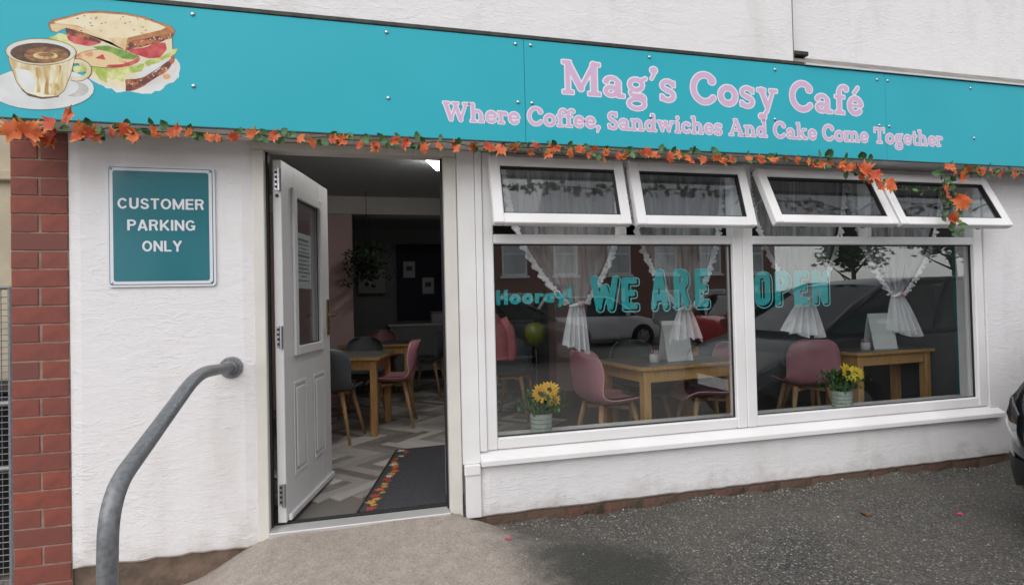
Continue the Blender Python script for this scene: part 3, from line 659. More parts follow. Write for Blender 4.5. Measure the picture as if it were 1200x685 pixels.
for k in range(11):
    z = 1.555-k*0.024; w = (0.17, 0.2, 0.12, 0.19, 0.21, 0.15, 0.2, 0.16, 0.2, 0.1, 0.18)[k]; mb.box(0.385-w/2, 0.385+w/2, 0.0205-0.0000, 0.0222, z, z+(0.012 if k in (0, 4) else 0.006))
mb.build('notice', ['paper', 'paper_ink'], door)

# ================================================================== FASCIA SIGN
YS = -0.222
sign = thing('shop_sign', 'long teal fascia sign reading Mags Cosy Cafe in pink letters', 'sign', (0, 0, 0))
seams = (-1.64, 0.829, 3.289, 5.75)
for a, b_ in zip(seams[:-1], seams[1:]):
    bx('sign_panel', 'teal_sign', sign, a+0.0012, b_-0.0012, YS, YS+0.006, 2.031, 2.600, 0.0006)
bx('backing_board', 'sign_edge', sign, seams[0], seams[-1], YS+0.0065, YS+0.02, 2.034, 2.597)
bx('soffit', 'upvc', sign, -1.62, 5.75, YS+0.021, 0.030, 2.0365, 2.046)
bx('top_trim', 'dark_trim', sign, seams[0]-0.02, 2.66, YS-0.006, -0.152, 2.6015, 2.624, 0.003)
bx('top_trim', 'dark_trim', sign, 2.662, 5.75, YS-0.004, YS+0.02, 2.6015, 2.6105, 0.001)
bx('bottom_trim', 'dark_trim', sign, seams[0], seams[-1], YS+0.0005, YS+0.012, 2.0255, 2.0305)
scr = MB().lathe([(0.0, -0.007), (0.006, -0.0065), (0.0105, -0.003), (0.0115, 0.0)], 12, axis='y').mesh('screw', 'screw_metal', True)
for x, z in [(-1.58, 2.57), (-0.811, 2.569), (-0.812, 2.224), (0.093, 2.569), (0.095, 2.227), (0.782, 2.571), (0.868, 2.571), (0.789, 2.250), (0.868, 2.250), (1.589, 2.566), (1.586, 2.216), (2.445, 2.560), (2.434, 2.250), (3.226, 2.556), (3.312, 2.555), (3.233, 2.256), (3.312, 2.254), (4.022, 2.556), (4.037, 2.211), (4.9, 2.556), (4.9, 2.22)]:
    inst('screw', scr, sign, (x, YS-0.0005, z))
for nm, txt, x0, x1, z0, z1, sz, tr in (('name_lettering', "Mag's Cosy Café", 1.045, 3.105, 2.313, 2.308, 0.193, 0.05), ('tagline_lettering', 'Where Coffee, Sandwiches And Cake Come Together', 0.376, 3.757, 2.124, 2.139, 0.104, 0.035)):
    mb = MB(); h = 0.022
    mb.mi = 0; text_into(mb, SL, txt, x0, x1, z0, z1, YS-0.0009, sz, off=(0.026 if nm[0] == 'n' else 0.042), h=h, track=tr)
    mb.mi = 1; text_into(mb, SL, txt, x0, x1, z0, z1, YS-0.0016, sz, off=(-0.012 if nm[0] == 'n' else -0.010), h=h, track=tr)
    mb.build(nm, ['sign_outline', 'sign_pink'], sign)
# ---- printed illustration: artwork units 1076 x 685, y down
def AP(X, Y):
    u, v = X/4.89, Y/4.89; return (-1.587+0.00325*u+0.0000013*u*u, 2.134+0.00023*u-(v-110)*0.00395)
art_mats = []
def art_mat(col, col2, sc, rough=0.55, st=(1, 1, 1), lo=.35, hi=.65):
    nm = 'print_%d' % len(art_mats); mat(nm, col, rough, col2, sc, 6, stretch=st, vlo=lo, vhi=hi); art_mats.append(nm); return nm
W_ = art_mat((.74, .75, .74), (.60, .62, .62), 9); CUP = art_mat((.56, .43, .18), (.80, .76, .58), 15, st=(1.6, 1, .5), lo=.36, hi=.58); RIM = art_mat((.74, .68, .50), (.62, .53, .32), 14)
COF = art_mat((.055, .022, .012), (.12, .05, .02), 40); CRE = art_mat((.36, .17, .05), (.14, .055, .02), 34, st=(1, 1, 2)); DRIP = art_mat((.40, .22, .05), (.70, .55, .28), 26, st=(2, 1, .4))
BRD = art_mat((.80, .71, .50), (.74, .58, .33), 14, lo=.42, hi=.72); CRU = art_mat((.36, .13, .04), (.55, .24, .07), 26); TST = art_mat((.12, .02, .015), (.50, .16, .05), 34, lo=.44, hi=.62)
TOM = art_mat((.46, .015, .03), (.66, .13, .11), 22, lo=.4, hi=.68); TOMP = art_mat((.74, .56, .30), (.60, .10, .05), 20, lo=.48, hi=.66); LET = art_mat((.36, .46, .06), (.70, .70, .32), 20, lo=.4, hi=.62); LED = art_mat((.10, .24, .03), (.25, .42, .06), 30)
CHE = art_mat((.72, .66, .40), (.66, .64, .50), 12); MEA = art_mat((.62, .54, .50), (.70, .68, .64), 18); SHD = art_mat((.40, .40, .37), (.62, .62, .60), 12); DK = art_mat((.11, .05, .03), (.20, .09, .04), 20)
CRE2 = art_mat((.74, .58, .34), (.62, .36, .14), 22, lo=.45, hi=.7); SPK = art_mat((.80, .74, .60), (.74, .6, .4), 30); EGG = art_mat((.72, .33, .10), (.66, .42, .2), 30)
LAY = [0]
def art(parent, name, m, pts, cut=.10, line=0):
    if line:
        cx = sum(p[0] for p in pts)/len(pts); cy = sum(p[1] for p in pts)/len(pts); art(parent, 'ink_line', DK, [(p[0]+line*(p[0]-cx)/(1e-6+math.hypot(p[0]-cx, p[1]-cy)), p[1]+line*(p[1]-cy)/(1e-6+math.hypot(p[0]-cx, p[1]-cy))) for p in pts], cut)
    LAY[0] += 1; y = YS-0.0006-LAY[0]*0.00002
    # smooth the outline (one round of corner cutting) so the print reads as drawn, then fill
    q = []
    for i in range(len(pts)):
        a, b_ = pts[i], pts[(i+1) % len(pts)]; q += [(a[0]*(1-cut)+b_[0]*cut, a[1]*(1-cut)+b_[1]*cut), (a[0]*cut+b_[0]*(1-cut), a[1]*cut+b_[1]*(1-cut))]
    mb = MB(); mb.add([(AP(*p)[0], y, AP(*p)[1]) for p in q][::-1], [tuple(range(len(q)))]); return mb.build(name, m, parent)
def ell(cx, cy, rx, ry, a0=0, a1=360, n=28): return [(cx+rx*math.cos(R(a0+(a1-a0)*i/n)), cy+ry*math.sin(R(a0+(a1-a0)*i/n))) for i in range(n+(0 if a1-a0 == 360 else 1))]
SW = bpy.data.objects.new('sandwich_print', None); C.objects.link(SW); SW.parent = sign
CU = bpy.data.objects.new('coffee_cup_print', None); C.objects.link(CU); CU.parent = sign
ja = random.Random(11)
def jag(pts, amp):
    out = []
    for i in range(len(pts)):
        a, b_ = pts[i], pts[(i+1) % len(pts)]; n = max(1, int(math.hypot(b_[0]-a[0], b_[1]-a[1])/22))
        for k in range(n): t = k/n; out.append((a[0]+(b_[0]-a[0])*t+ja.uniform(-amp, amp), a[1]+(b_[1]-a[1])*t+ja.uniform(-amp, amp)))
    return out
art(SW, 'napkin', W_, jag([(470, 440), (640, 525), (700, 530), (840, 535), (960, 470), (1000, 415), (985, 330), (900, 330), (700, 400)], 7))
art(SW, 'filling_shade', DK, [(330, 200), (560, 225), (700, 280), (960, 190), (965, 320), (720, 515), (480, 430), (400, 330)])
art(SW, 'filling', CHE, [(335, 205), (560, 230), (700, 290), (955, 195), (960, 318), (720, 505), (490, 428), (405, 328)])
art(SW, 'lower_bread', BRD, [(480, 425), (560, 470), (700, 520), (705, 455), (600, 415), (500, 405)])
art(SW, 'ham', MEA, [(700, 505), (780, 500), (900, 470), (980, 400), (985, 345), (900, 390), (760, 470)])
art(SW, 'lower_crust', TST, jag([(696, 455), (780, 448), (880, 395), (968, 305), (972, 345), (920, 410), (800, 490), (730, 525), (700, 520)], 3))
art(SW, 'cheese', W_, [(760, 400), (850, 370), (955, 305), (945, 335), (860, 400), (790, 445), (755, 430)])
art(SW, 'egg_spot', EGG, ell(925, 436, 22, 16))
art(SW, 'lettuce', LET, jag([(405, 385), (480, 360), (600, 385), (700, 380), (800, 360), (790, 400), (700, 430), (680, 465), (600, 450), (590, 475), (560, 455), (530, 410), (420, 420)], 9))
art(SW, 'lettuce', LET, jag([(800, 350), (880, 330), (960, 280), (985, 275), (970, 300), (900, 350), (820, 380)], 6))
art(SW, 'lettuce', LET, jag([(280, 215), (330, 200), (400, 210), (400, 260), (330, 245), (285, 240)], 6))
art(SW, 'cheese', CHE, [(380, 235), (460, 265), (510, 290), (470, 310), (400, 290), (370, 260)])
art(SW, 'tomato_slice', TOMP, ell(600, 335, 175, 52), line=4); art(SW, 'tomato_skin', TOM, [(770, 320), (772, 350), (730, 375), (660, 388), (590, 384), (600, 372), (680, 368), (740, 345)])
art(SW, 'tomato_seed', TOM, [(530, 335), (575, 310), (590, 345)])
art(SW, 'cucumber', LED, [(515, 270), (600, 260), (700, 290), (772, 320), (740, 340), (680, 335), (620, 300), (550, 285)])
art(SW, 'tomato_slice', TOM, [(375, 210), (440, 205), (530, 225), (560, 250), (500, 268), (420, 255), (385, 235)])
art(SW, 'tomato_slice', TOM, [(700, 280), (800, 270), (870, 240), (920, 235), (928, 275), (890, 325), (830, 332), (740, 305)])
art(SW, 'toasted_side', TST, jag([(370, 160), (440, 170), (530, 195), (575, 220), (560, 248), (480, 230), (375, 205)], 3))
art(SW, 'toasted_side', TST, jag([(695, 230), (800, 205), (965, 155), (972, 185), (950, 210), (850, 250), (740, 275), (698, 285)], 3))
art(SW, 'crust', CRU, [(280, 138), (300, 122), (400, 96), (480, 72), (560, 66), (700, 72), (800, 88), (890, 118), (950, 138), (972, 165), (960, 178), (720, 236), (700, 300), (692, 262), (560, 228), (440, 166), (372, 160), (318, 190), (290, 186), (280, 160)], .06, line=4)
art(SW, 'bread_face', CRE2, [(284, 150), (320, 140), (440, 156), (555, 205), (630, 248), (700, 288), (690, 262), (560, 232), (430, 178), (372, 165), (322, 192), (294, 186)], .06)
art(SW, 'top_bread', BRD, [(304, 134), (400, 106), (480, 82), (560, 76), (700, 82), (795, 98), (880, 126), (925, 146), (900, 162), (800, 190), (712, 214), (700, 276), (640, 250), (555, 208), (440, 152), (320, 140)], .06)
art(SW, 'bread_shade', CRE2, [(600, 215), (712, 214), (700, 278), (640, 252)], .06)
for k in range(26):
    x = ja.uniform(430, 860); y = ja.uniform(92, 185); art(SW, 'seed', DK if k % 3 else CRU, ell(x, y, ja.uniform(3, 9), ja.uniform(2, 4), n=6))
for k in range(26):
    t = ja.random(); x, y = (715+230*t, 490-110*t) if k % 2 else (715+230*t, 262-70*t); art(SW, 'seed', SPK, ell(x+ja.uniform(-10, 10), y+ja.uniform(-14, 14), 4, 3.5, n=6))
art(CU, 'saucer', W_, ell(235, 510, 290, 118)); art(CU, 'saucer_shadow', SHD, ell(420, 515, 75, 42)); art(CU, 'saucer_well', W_, ell(235, 500, 205, 70))
mbh = []
for i in range(19): a = R(-120+235*i/18); mbh.append((430+80*math.cos(a), 405+62*math.sin(a)))
for i in range(18, -1, -1): a = R(-120+235*i/18); mbh.append((430+56*math.cos(a), 405+38*math.sin(a)))
art(CU, 'cup_handle', RIM, mbh, line=4)
art(CU, 'cup_body', CUP, [(42, 290), (60, 370), (100, 480), (140, 530), (230, 558), (320, 552), (360, 520), (395, 430), (425, 310), (240, 370)], line=4)
art(CU, 'cup_light', W_, [(85, 395), (170, 410), (200, 470), (190, 535), (140, 520), (105, 470)])
for xx, w, y0, y1 in ((215, 14, 390, 530), (262, 20, 385, 545), (330, 16, 380, 520), (300, 26, 480, 548)): art(CU, 'coffee_drip', DRIP, jag([(xx-w, y0), (xx+w, y0), (xx+w*.4, (y0+y1)/2), (xx+w*.8, y1), (xx-w*.8, y1), (xx-w*.3, (y0+y1)/2)], 4))
art(CU, 'cup_foot', DK, [(120, 505), (160, 540), (240, 560), (330, 550), (330, 558), (240, 570), (160, 552), (125, 520)])
art(CU, 'cup_rim', RIM, ell(232, 305, 194, 73), line=4); art(CU, 'cup_rim', W_, ell(232, 303, 183, 65)); art(CU, 'coffee', COF, ell(230, 312, 168, 58)); art(CU, 'coffee_crema', CRE, ell(262, 322, 122, 44)); art(CU, 'coffee_crema', DRIP, ell(258, 326, 70, 20)); art(CU, 'coffee_crema', CRE, ell(262, 320, 46, 11))

# ================================================================== PARKING NOTICE
pk = thing('parking_notice', 'teal customer parking only notice with white border on white wall', 'sign', (-1.0225, 0, 1.5805))
def rrect(mb, w, h, r, y0, y1):
    pts = []
    for cx, cz, a0 in ((w/2-r, h/2-r, 0), (-w/2+r, h/2-r, 90), (-w/2+r, -h/2+r, 180), (w/2-r, -h/2+r, 270)):
        for i in range(5): a = R(a0+90*i/4); pts.append((cx+r*math.cos(a), cz+r*math.sin(a)))
    n = len(pts); mb.add([(x, y0, z) for x, z in pts]+[(x, y1, z) for x, z in pts], [tuple(range(n))]+[tuple(range(2*n-1, n-1, -1))]+[(i, n+i, n+(i+1) % n, (i+1) % n) for i in range(n)])
mb = MB(); rrect(mb, 0.486, 0.606, 0.018, -0.012, -0.001); mb.build('plate', 'plate_white', pk)
mb = MB(); rrect(mb, 0.466, 0.586, 0.014, -0.0128, -0.0121); mb.build('border_line', 'plate_teal', pk)
mb = MB(); rrect(mb, 0.459, 0.579, 0.013, -0.0135, -0.0129); mb.build('border', 'plate_white', pk)
mb = MB(); rrect(mb, 0.430, 0.550, 0.012, -0.0142, -0.0136); mb.build('face', 'plate_teal', pk)
for txt, w, zz in (('CUSTOMER', 0.388, 0.085), ('PARKING', 0.306, -0.022), ('ONLY', 0.178, -0.127)):
    mb = MB(); text_into(mb, PK, txt, -w/2, w/2, zz, zz, -0.0150, 0.054, h=0.03, track=0.10)
    mb.build('lettering', 'plate_white', pk)
for sx in (-1, 1):
    for sz in (-1, 1): inst('screw', scr, pk, (sx*0.222, -0.0150, sz*0.282), (0, 0, 0), (.5, .5, .5))

# ================================================================== HANDRAIL
hr = thing('handrail', 'bent galvanised steel handrail running from wall flange down to ground', 'handrail', (-0.717, 0, 0))
path = [Vector((0, -0.004, 0.857)), Vector((0, -0.36, 0.880)), Vector((0, -0.47, 0.878))]
key = [Vector((0, 0, 0.857)), Vector((0, -0.56, 0.895)), Vector((0, -1.375, 0.655)), Vector((-0.015, -1.385, -0.25))]
def fillet(key, rad, n=9):
    out = [key[0]]
    for i in range(1, len(key)-1):
        a = (key[i-1]-key[i]); b_ = (key[i+1]-key[i]); ra = min(rad[i-1], a.length*.45, b_.length*.45); p0 = key[i]+a.normalized()*ra; p1 = key[i]+b_.normalized()*ra
        for k in range(n+1): t = k/n; out.append(p0*(1-t)**2+key[i]*2*t*(1-t)+p1*t*t)
    out.append(key[-1]); return out
hp = fillet(key, [0.17, 0.13])
MB().tube(hp, 0.0255, 18).build('rail', 'galvanised', hr, True)
MB().lathe([(0.056, 0.0), (0.056, -0.010), (0.050, -0.014), (0.036, -0.014), (0.034, -0.04), (0.028, -0.044)], 24, (0, 0, 0.857), axis='y').build('flange', 'galvanised', hr)
MB().lathe([(0.06, gz(-0.717, -1.385)-0.005), (0.06, gz(-0.717, -1.385)+0.008), (0.03, gz(-0.717, -1.385)+0.012)], 20, (-0.012, -1.385, 0)).build('base_plate', 'galvanised', hr)

# ================================================================== BRICK PIER, NEIGHBOUR, GATE
pier = thing('brick_pier', 'narrow red brick pier left of the white cafe wall', 'wall', (-1.555, 0, -0.5))
bx('mortar_bed', 'mortar', pier, -0.117, 0.119, 0.0075, 0.3, 0, 2.60)
bfull = MB().box(-0.117, 0.117, -0.012, 0.02, -0.0405, 0.0405, 0.0025).mesh('brick', 'brick'); bhalf = MB().box(-0.0555, 0.0555, -0.012, 0.02, -0.0405, 0.0405, 0.0025).mesh('brick', 'brick')
for j in range(-15, 19):
    z = 0.929+0.0883*(j+0.5)+0.5
    if z < 0.05: continue
    if j % 2 == 0: inst('brick', bfull, pier, (rb.uniform(-.001, .001), 0.016+rb.uniform(-.002, .002), z), (0, rb.uniform(-.006, .006), 0))
    else:
        for s in (-1, 1): inst('brick', bhalf, pier, (s*0.0605+rb.uniform(-.002, .002), 0.016+rb.uniform(-.002, .002), z), (0, rb.uniform(-.012, .012), 0))
nb = thing('neighbour_building', 'cream rendered wall of the neighbouring building beyond the gate', 'building', (-3.5, 0.9, 0))
bx('wall', 'cream_render', nb, -4.0, 1.82, 0, 0.3, -0.5, 4.6); bx('string_course', 'cream_render', nb, -4.0, 1.82, -0.05, -0.001, 1.97, 2.03, 0.005)
gate = thing('wire_gate', 'grey galvanised wire mesh gate at far left edge', 'gate', (-2.15, 0.05, -0.2))
mb = MB(); mb.tube([(0.455, 0, 0), (0.455, 0, 1.485), (-0.5, 0, 1.485), (-0.5, 0, 0)], 0.017, 8); mb.tube([(0.455, 0, 0.62), (-0.5, 0, 0.62)], 0.014, 8); mb.tube([(0.455, 0, 0.93), (-0.5, 0, 0.93)], 0.014, 8); mb.build('frame', 'galvanised', gate)
mb = MB()
for k in range(48): mb.tube([(-0.5, -0.004, 0.03+k*0.03), (0.455, -0.004, 0.03+k*0.03)], 0.0022, 4)
for k in range(31): mb.tube([(-0.49+k*0.03, 0.004, 0.0), (-0.49+k*0.03, 0.004, 1.48)], 0.0022, 4)
mb.build('wire_mesh', 'galvanised', gate)
wb = thing('wheelie_bin', 'dark wheelie bin standing behind the wire gate', 'bin', (-2.05, 0.55, -0.22))
mb = MB(); mb.add([(-.22, -.22, .06), (.22, -.22, .06), (.22, .22, .06), (-.22, .22, .06), (-.27, -.3, .92), (.27, -.3, .92), (.27, .28, .92), (-.27, .28, .92)], [(3, 2, 1, 0), (0, 1, 5, 4), (1, 2, 6, 5), (2, 3, 7, 6), (3, 0, 4, 7), (4, 5, 6, 7)]); mb.build('body', 'black_plastic', wb)
mb = MB(); mb.box(-.29, .29, -.33, .3, .925, .96, .012); mb.box(-.25, .25, -.28, .26, .961, .985, .01); mb.build('lid', 'black_plastic', wb)
for s in (-1, 1): MB().tube([(s*.2, .24, .1), (s*.25, .24, .1)], .1, 16).build('wheel', 'rubber', wb)

# ================================================================== GARLAND
def maple_mesh(sd_=0, curl=.18):
    rad = [1.0, .58, .80, .54, .95, .52, .70, .46, .40, .46, .70, .52, .95, .54, .80, .58]; n = len(rad)
    angs = [90, 72, 60, 44, 28, 8, -14, -40, -90, -140, -166, -188, -208, -224, -240, -252]
    mb = MB(); vs = [(0, 0, 0)]; rq = random.Random(sd_)
    for r, a in zip(rad, angs):
        r *= rq.uniform(.82, 1.1); a += rq.uniform(-6, 6); vs.append((r*math.cos(R(a)), -curl*r*r+0.10*math.sin(R(a*3)+sd_)+rq.uniform(-.06, .06), r*math.sin(R(a))))
    vs += [(0.03, 0.02, -.3), (0.0, 0.05, -.75), (-.03, 0.02, -.3)]
    mb.add(vs, [(0, 1+(i+1) % n, 1+i) for i in range(n)]+[(n+1, n+2, n+3)]); return mb.mesh('maple_leaf', 'maple', True)
def ivy_mesh():
    mb = MB(); prof = [(0, .0), (.3, .32), (.34, .6), (.2, .85), (0, 1.05)]
    vs = []
    for w, z in prof: vs += [(-w, -0.12*w-0.10*z*z, z), (0, 0.06-0.10*z*z, z), (w, -0.12*w-0.10*z*z, z)]
    fs = []
    for i in range(4): a = i*3; fs += [(a, a+1, a+4, a+3), (a+1, a+2, a+5, a+4)]
    mb.add(vs, fs); return mb.mesh('ivy_leaf', 'ivy_green', True)
ML, IV = maple_mesh(), ivy_mesh(); MLV = [ML, maple_mesh(1, .5), maple_mesh(2, -.25), maple_mesh(3, .8), maple_mesh(4, .3)]
gar = thing('leaf_garland', 'garland of orange maple leaves and green ivy along the sign bottom', 'garland', (0, -0.245, 1.986))
rg = random.Random(21)
gx = [-1.66, -1.57, -1.38, -1.11, -0.535, 0.284, 1.235, 2.352, 2.725, 2.887, 3.049, 3.20]; gzv = [1.99, 1.985, 1.985, 2.01, 2.008, 2.012, 2.010, 2.012, 2.002, 2.000, 1.925, 1.862]
def gpath(x): return float(np.interp(x, gx, gzv))
strand = []; x = -1.66
while x <= 3.2: strand.append((x, 0.012*math.sin(x*13), gpath(x)-2.0+0.006*math.sin(x*21))); x += 0.06
MB().tube(strand, 0.0035, 5).build('vine', 'vine', gar)
thr = [(3.2+0.05*i, -0.01, (1.862-2.0)-0.030*math.sin(math.pi*i/11)+0.0014*i) for i in range(11)]
MB().tube(thr, 0.003, 5).build('vine', 'vine', gar)
drop = [(3.70, 0.0, 0.01), (3.72, -0.01, -0.07), (3.735, -0.015, -0.18), (3.75, -0.02, -0.3), (3.775, -0.02, -0.43)]
MB().tube(drop, 0.003, 5).build('vine', 'vine', gar)
tail = [(3.70+0.06*i, 0.006*math.sin(i), 0.008*math.sin(i*1.7)) for i in range(30)]
MB().tube(tail, 0.003, 5).build('vine', 'vine', gar)
def leafat(me, x, y, z, s, up=False, flat=False):
    nm = 'maple_leaf' if me is ML else 'ivy_leaf'
    rot = (rg.uniform(-.5, .6), rg.uniform(-3.1, 3.1) if not up else rg.uniform(-.5, .5), rg.uniform(-.6, .6))
    if flat: rot = (rg.uniform(-.25, .35), rg.uniform(-3.1, 3.1), rg.uniform(-.35, .35))
    inst(nm, rg.choice(MLV if not flat else MLV[:2]) if me is ML else me, gar, (x, y, z), rot, (s, s*(1 if me is ML else rg.uniform(.6, 2.5)), s*rg.uniform(.8, 1.1)))
x = -1.66
while x < 3.18:
    big = 1.0+0.55*max(0, min(1, (-0.95-x)/0.5)); z = gpath(x)-2.0
    leafat(ML, x+rg.uniform(-.02, .02), rg.uniform(-.035, -.005), z+rg.uniform(-.036, .002)-0.012*(big-1), rg.uniform(.031, .052)*big)
    if rg.random() < .5: leafat(ML, x+rg.uniform(-.03, .03), rg.uniform(-.02, .005), z+rg.uniform(-.035, .008), rg.uniform(.026, .042)*big)
    for k in range(3 if rg.random() < .5 else 2): leafat(IV, x+rg.uniform(-.05, .05), rg.uniform(-.015, .015), z+rg.uniform(-.012, .014), rg.uniform(.036, .056)*(0.7+0.3*big))
    x += rg.uniform(.05, .10)
for x, z, s in ((-1.30, 0.045, .055), (-1.36, 0.01, .06), (-1.50, -.03, .07), (-1.60, -.01, .06), (-1.44, -.035, .07)): leafat(ML, x, -.045, z, s, flat=True)
for x, z in ((2.72, .02), (2.76, .028), (2.80, .02), (3.02, .03), (3.06, .02), (3.10, .01), (2.9, .0), (2.96, -.02), (3.05, -.06), (3.12, -.09)): leafat(IV, x, -.02, z, .06, True)
for x, z, s in ((3.03, -.045, .075), (3.10, -.07, .07), (3.13, -.12, .062), (3.24, -.13, .07), (2.85, -.015, .05), (2.98, -.03, .05), (3.16, -.16, .03)): leafat(ML, x, -.045, z, s, flat=True)
for i in range(9): leafat(IV, 3.26+i*.045, -.015, -.155+0.01*math.sin(i*2), .035)
for x, z, s in ((3.70, -.0, .055), (3.79, -.08, .072), (3.67, -.185, .076), (3.80, -.22, .088), (3.70, -.345, .062), (3.74, -.03, .04)): leafat(ML, x, -.06, z, s, flat=True)
for i in range(44):
    t = i/43; p = Vector(drop[0]).lerp(Vector(drop[-1]), t); leafat(IV, p.x+rg.uniform(-.055, .06), -.02+rg.uniform(-.02, .01), p.z+rg.uniform(-.02, .02), rg.uniform(.04, .058))
for x in (3.90, 3.98, 4.05, 4.12, 4.2, 4.33, 4.42, 4.5, 4.62, 4.75, 4.9, 5.0):
    leafat(ML, x, -.025, rg.uniform(-.02, .0), rg.uniform(.034, .05)); leafat(IV, x+.04, -.01, -.01, .05); leafat(IV, x-.02, -.01, 0, .045)

# ================================================================== CURTAINS
rail = tag(MB().tube([(0.66, 0.205, 2.0), (2.4, 0.205, 2.0), (4.40, 0.205, 2.0)], 0.007, 8).build('curtain_rail', 'upvc'), 'thin white curtain rail behind the window vents', 'curtain rail')
ros = MB()
for k in range(5): a = 2*math.pi*k/5; ros.lathe([(0.0, 0), (0.5, 0.0), (0.42, 0.12), (0.0, 0.16)], 7, (0.62*math.cos(a), 0, 0.62*math.sin(a)), axis='y')
ros.lathe([(0, 0.0), (0.35, 0.05), (0.0, 0.3)], 6, axis='y')
def curtain(x0, x1, zt, xt0, xt1, zb, xb0, xb1, label, seed):
    """swag from z=1.99 to a tie at zt, then a short flared tail to zb"""
    rr = random.Random(seed); t = thing('net_curtain', label, 'curtain', (0, 0.165, 0), 0, 'tied back net curtains in the shop window')
    ph = rr.uniform(0, 6); npl = 8
    def edge(v):         # v 0 top .. 1 tie
        z = 1.99-(1.99-zt)*v; k = v**2.0 if v < 1 else 1
        w0 = x0+(xt0-x0)*(0.22*v+0.78*v**2.6); w1 = x1+(xt1-x1)*(0.22*v+0.78*v**2.6); return w0, w1, z
    def swag(u, v):
        w0, w1, z = edge(v); uu = u+0.03*math.sin(u*9+ph+v*2)
        y = (0.030*(1-v)+0.012)*math.sin(uu*npl*2*math.pi/2+ph+1.2*v)+0.010*math.sin(uu*23+ph); return (w0+(w1-w0)*u, y, z)
    MB().grid(swag, 72, 26).build('swag', 'sheer', t, True)
    tz = zt-0.012
    def tail(u, v):
        a0 = xt0+(xb0-xt0)*(v**0.75); a1 = xt1+(xb1-xt1)*(v**0.75); z = tz-(tz-zb)*v
        amp = 0.012+0.026*v; hem = 0.012*math.sin(u*17+ph)*v+(0.02*math.sin(u*4+ph))*v
        return (a0+(a1-a0)*u, amp*math.sin(u*math.pi*2*4.5+ph), z+hem)
    MB().grid(tail, 54, 12).build('tail', 'sheer_bunched', t, True)
    cx = (xt0+xt1)/2; rx = (xt1-xt0)/2+0.002
    MB().tube([(cx+rx*math.cos(a), 0.022*math.sin(a), zt-0.006+0.012*math.cos(a)) for a in [2*math.pi*k/20 for k in range(20)]], 0.008, 8, closed=True).build('tie_band', 'lace', t, True)
    MB().lathe([(0.0, 0.02), (0.016, 0.012), (0.02, 0.0), (0.012, -0.014), (0, -0.018)], 10, (cx+0.01, -0.05, zt-0.004), axis='y').build('tie_flower', 'chair_pink_edge', t, True)
    for side in (0, 1):
        lc = MB(); n = 30
        for k in range(n):
            v = 0.02+0.96*k/(n-1); w0, w1, z = edge(v); x = (w0, w1)[side]+(1 if side else -1)*0.006; s = rr.uniform(0.006, 0.010)
            lc.M = Matrix.Translation((x+rr.uniform(-.006, .006), -0.012+rr.uniform(-.006, .006), z)) @ Matrix.Rotation(rr.uniform(0, 3), 4, 'Y') @ Matrix.Diagonal((s, -s, s, 1)); lc.v += [lc.M @ p for p in ros.v]; o = len(lc.v)-len(ros.v); lc.f += [[o+i for i in f] for f in ros.f]; lc.fm += [0]*len(ros.f)
            if k % 2 == 0:
                for q in range(2):
                    lc.M = Matrix.Translation((x+(1 if side else -1)*rr.uniform(.010, .028), -0.014, z+rr.uniform(-.02, .02))) @ Matrix.Rotation(rr.uniform(0, 3), 4, 'Y') @ Matrix.Diagonal((.009, -.009, .009, 1)); lc.v += [lc.M @ p for p in ros.v]; o = len(lc.v)-len(ros.v); lc.f += [[o+i for i in f] for f in ros.f]; lc.fm += [0]*len(ros.f)
        lo = lc.build('lace_trim', 'lace', t); lo['kind'] = 'stuff'
        def ruf(u, v):
            w0, w1, z = edge(u); sg = 1 if side else -1; return ((w0, w1)[side]+sg*(.034*v*(1+.35*math.sin(u*90))), -.008+.012*math.sin(u*120+v*2)*v, z-.012*v)
        MB().grid(ruf, 110, 2).build('ruffle', 'sheer_bunched', t, True)
    return t
curtain(0.80, 1.58, 1.140, 1.205, 1.290, 0.850, 1.150, 1.318, 'white net curtain tied back above the brighter sunflower pot', 1)
curtain(1.625, 2.300, 1.100, 1.968, 2.052, 0.872, 1.885, 2.150, 'white net curtain tied back behind the word ARE', 2)
curtain(2.540, 3.310, 1.135, 2.925, 3.015, 0.880, 2.775, 3.095, 'white net curtain tied back behind the word OPEN', 3)
curtain(3.385, 4.200, 1.150, 3.728, 3.812, 0.855, 3.695, 3.965, 'white net curtain tied back near the right end of the window', 4)

# ================================================================== TABLES AND CHAIRS
def table(label, x, y, rz, w=0.86, d=0.60, h=0.70):
    t = thing('cafe_table', label, 'table', (x, y, 0), rz, 'oak cafe tables')
    MB().box(-w/2, w/2, -d/2, d/2, h-0.030, h-0.004, 0.003).build('table_top', 'oak', t)
    MB().box(-w/2+.002, w/2-.002, -d/2+.002, d/2-.002, h-0.0035, h, 0.001).build('top_surface', 'table_grey', t)
    for sy in (-1, 1): bx('apron', 'oak', t, -w/2+.092, w/2-.092, sy*(d/2-.045)-.011, sy*(d/2-.045)+.011, h-.115, h-.031, .002)
    for sx in (-1, 1): bx('apron', 'oak', t, sx*(w/2-.055)-.011, sx*(w/2-.055)+.011, -d/2+.082, d/2-.082, h-.115, h-.031, .002)
    leg = MB().box(-.029, .029, -.029, .029, 0, h-.031, .004).mesh('leg', 'oak')
    for sx in (-1, 1):
        for sy in (-1, 1): inst('leg', leg, t, (sx*(w/2-.06), sy*(d/2-.05), 0))
    return t
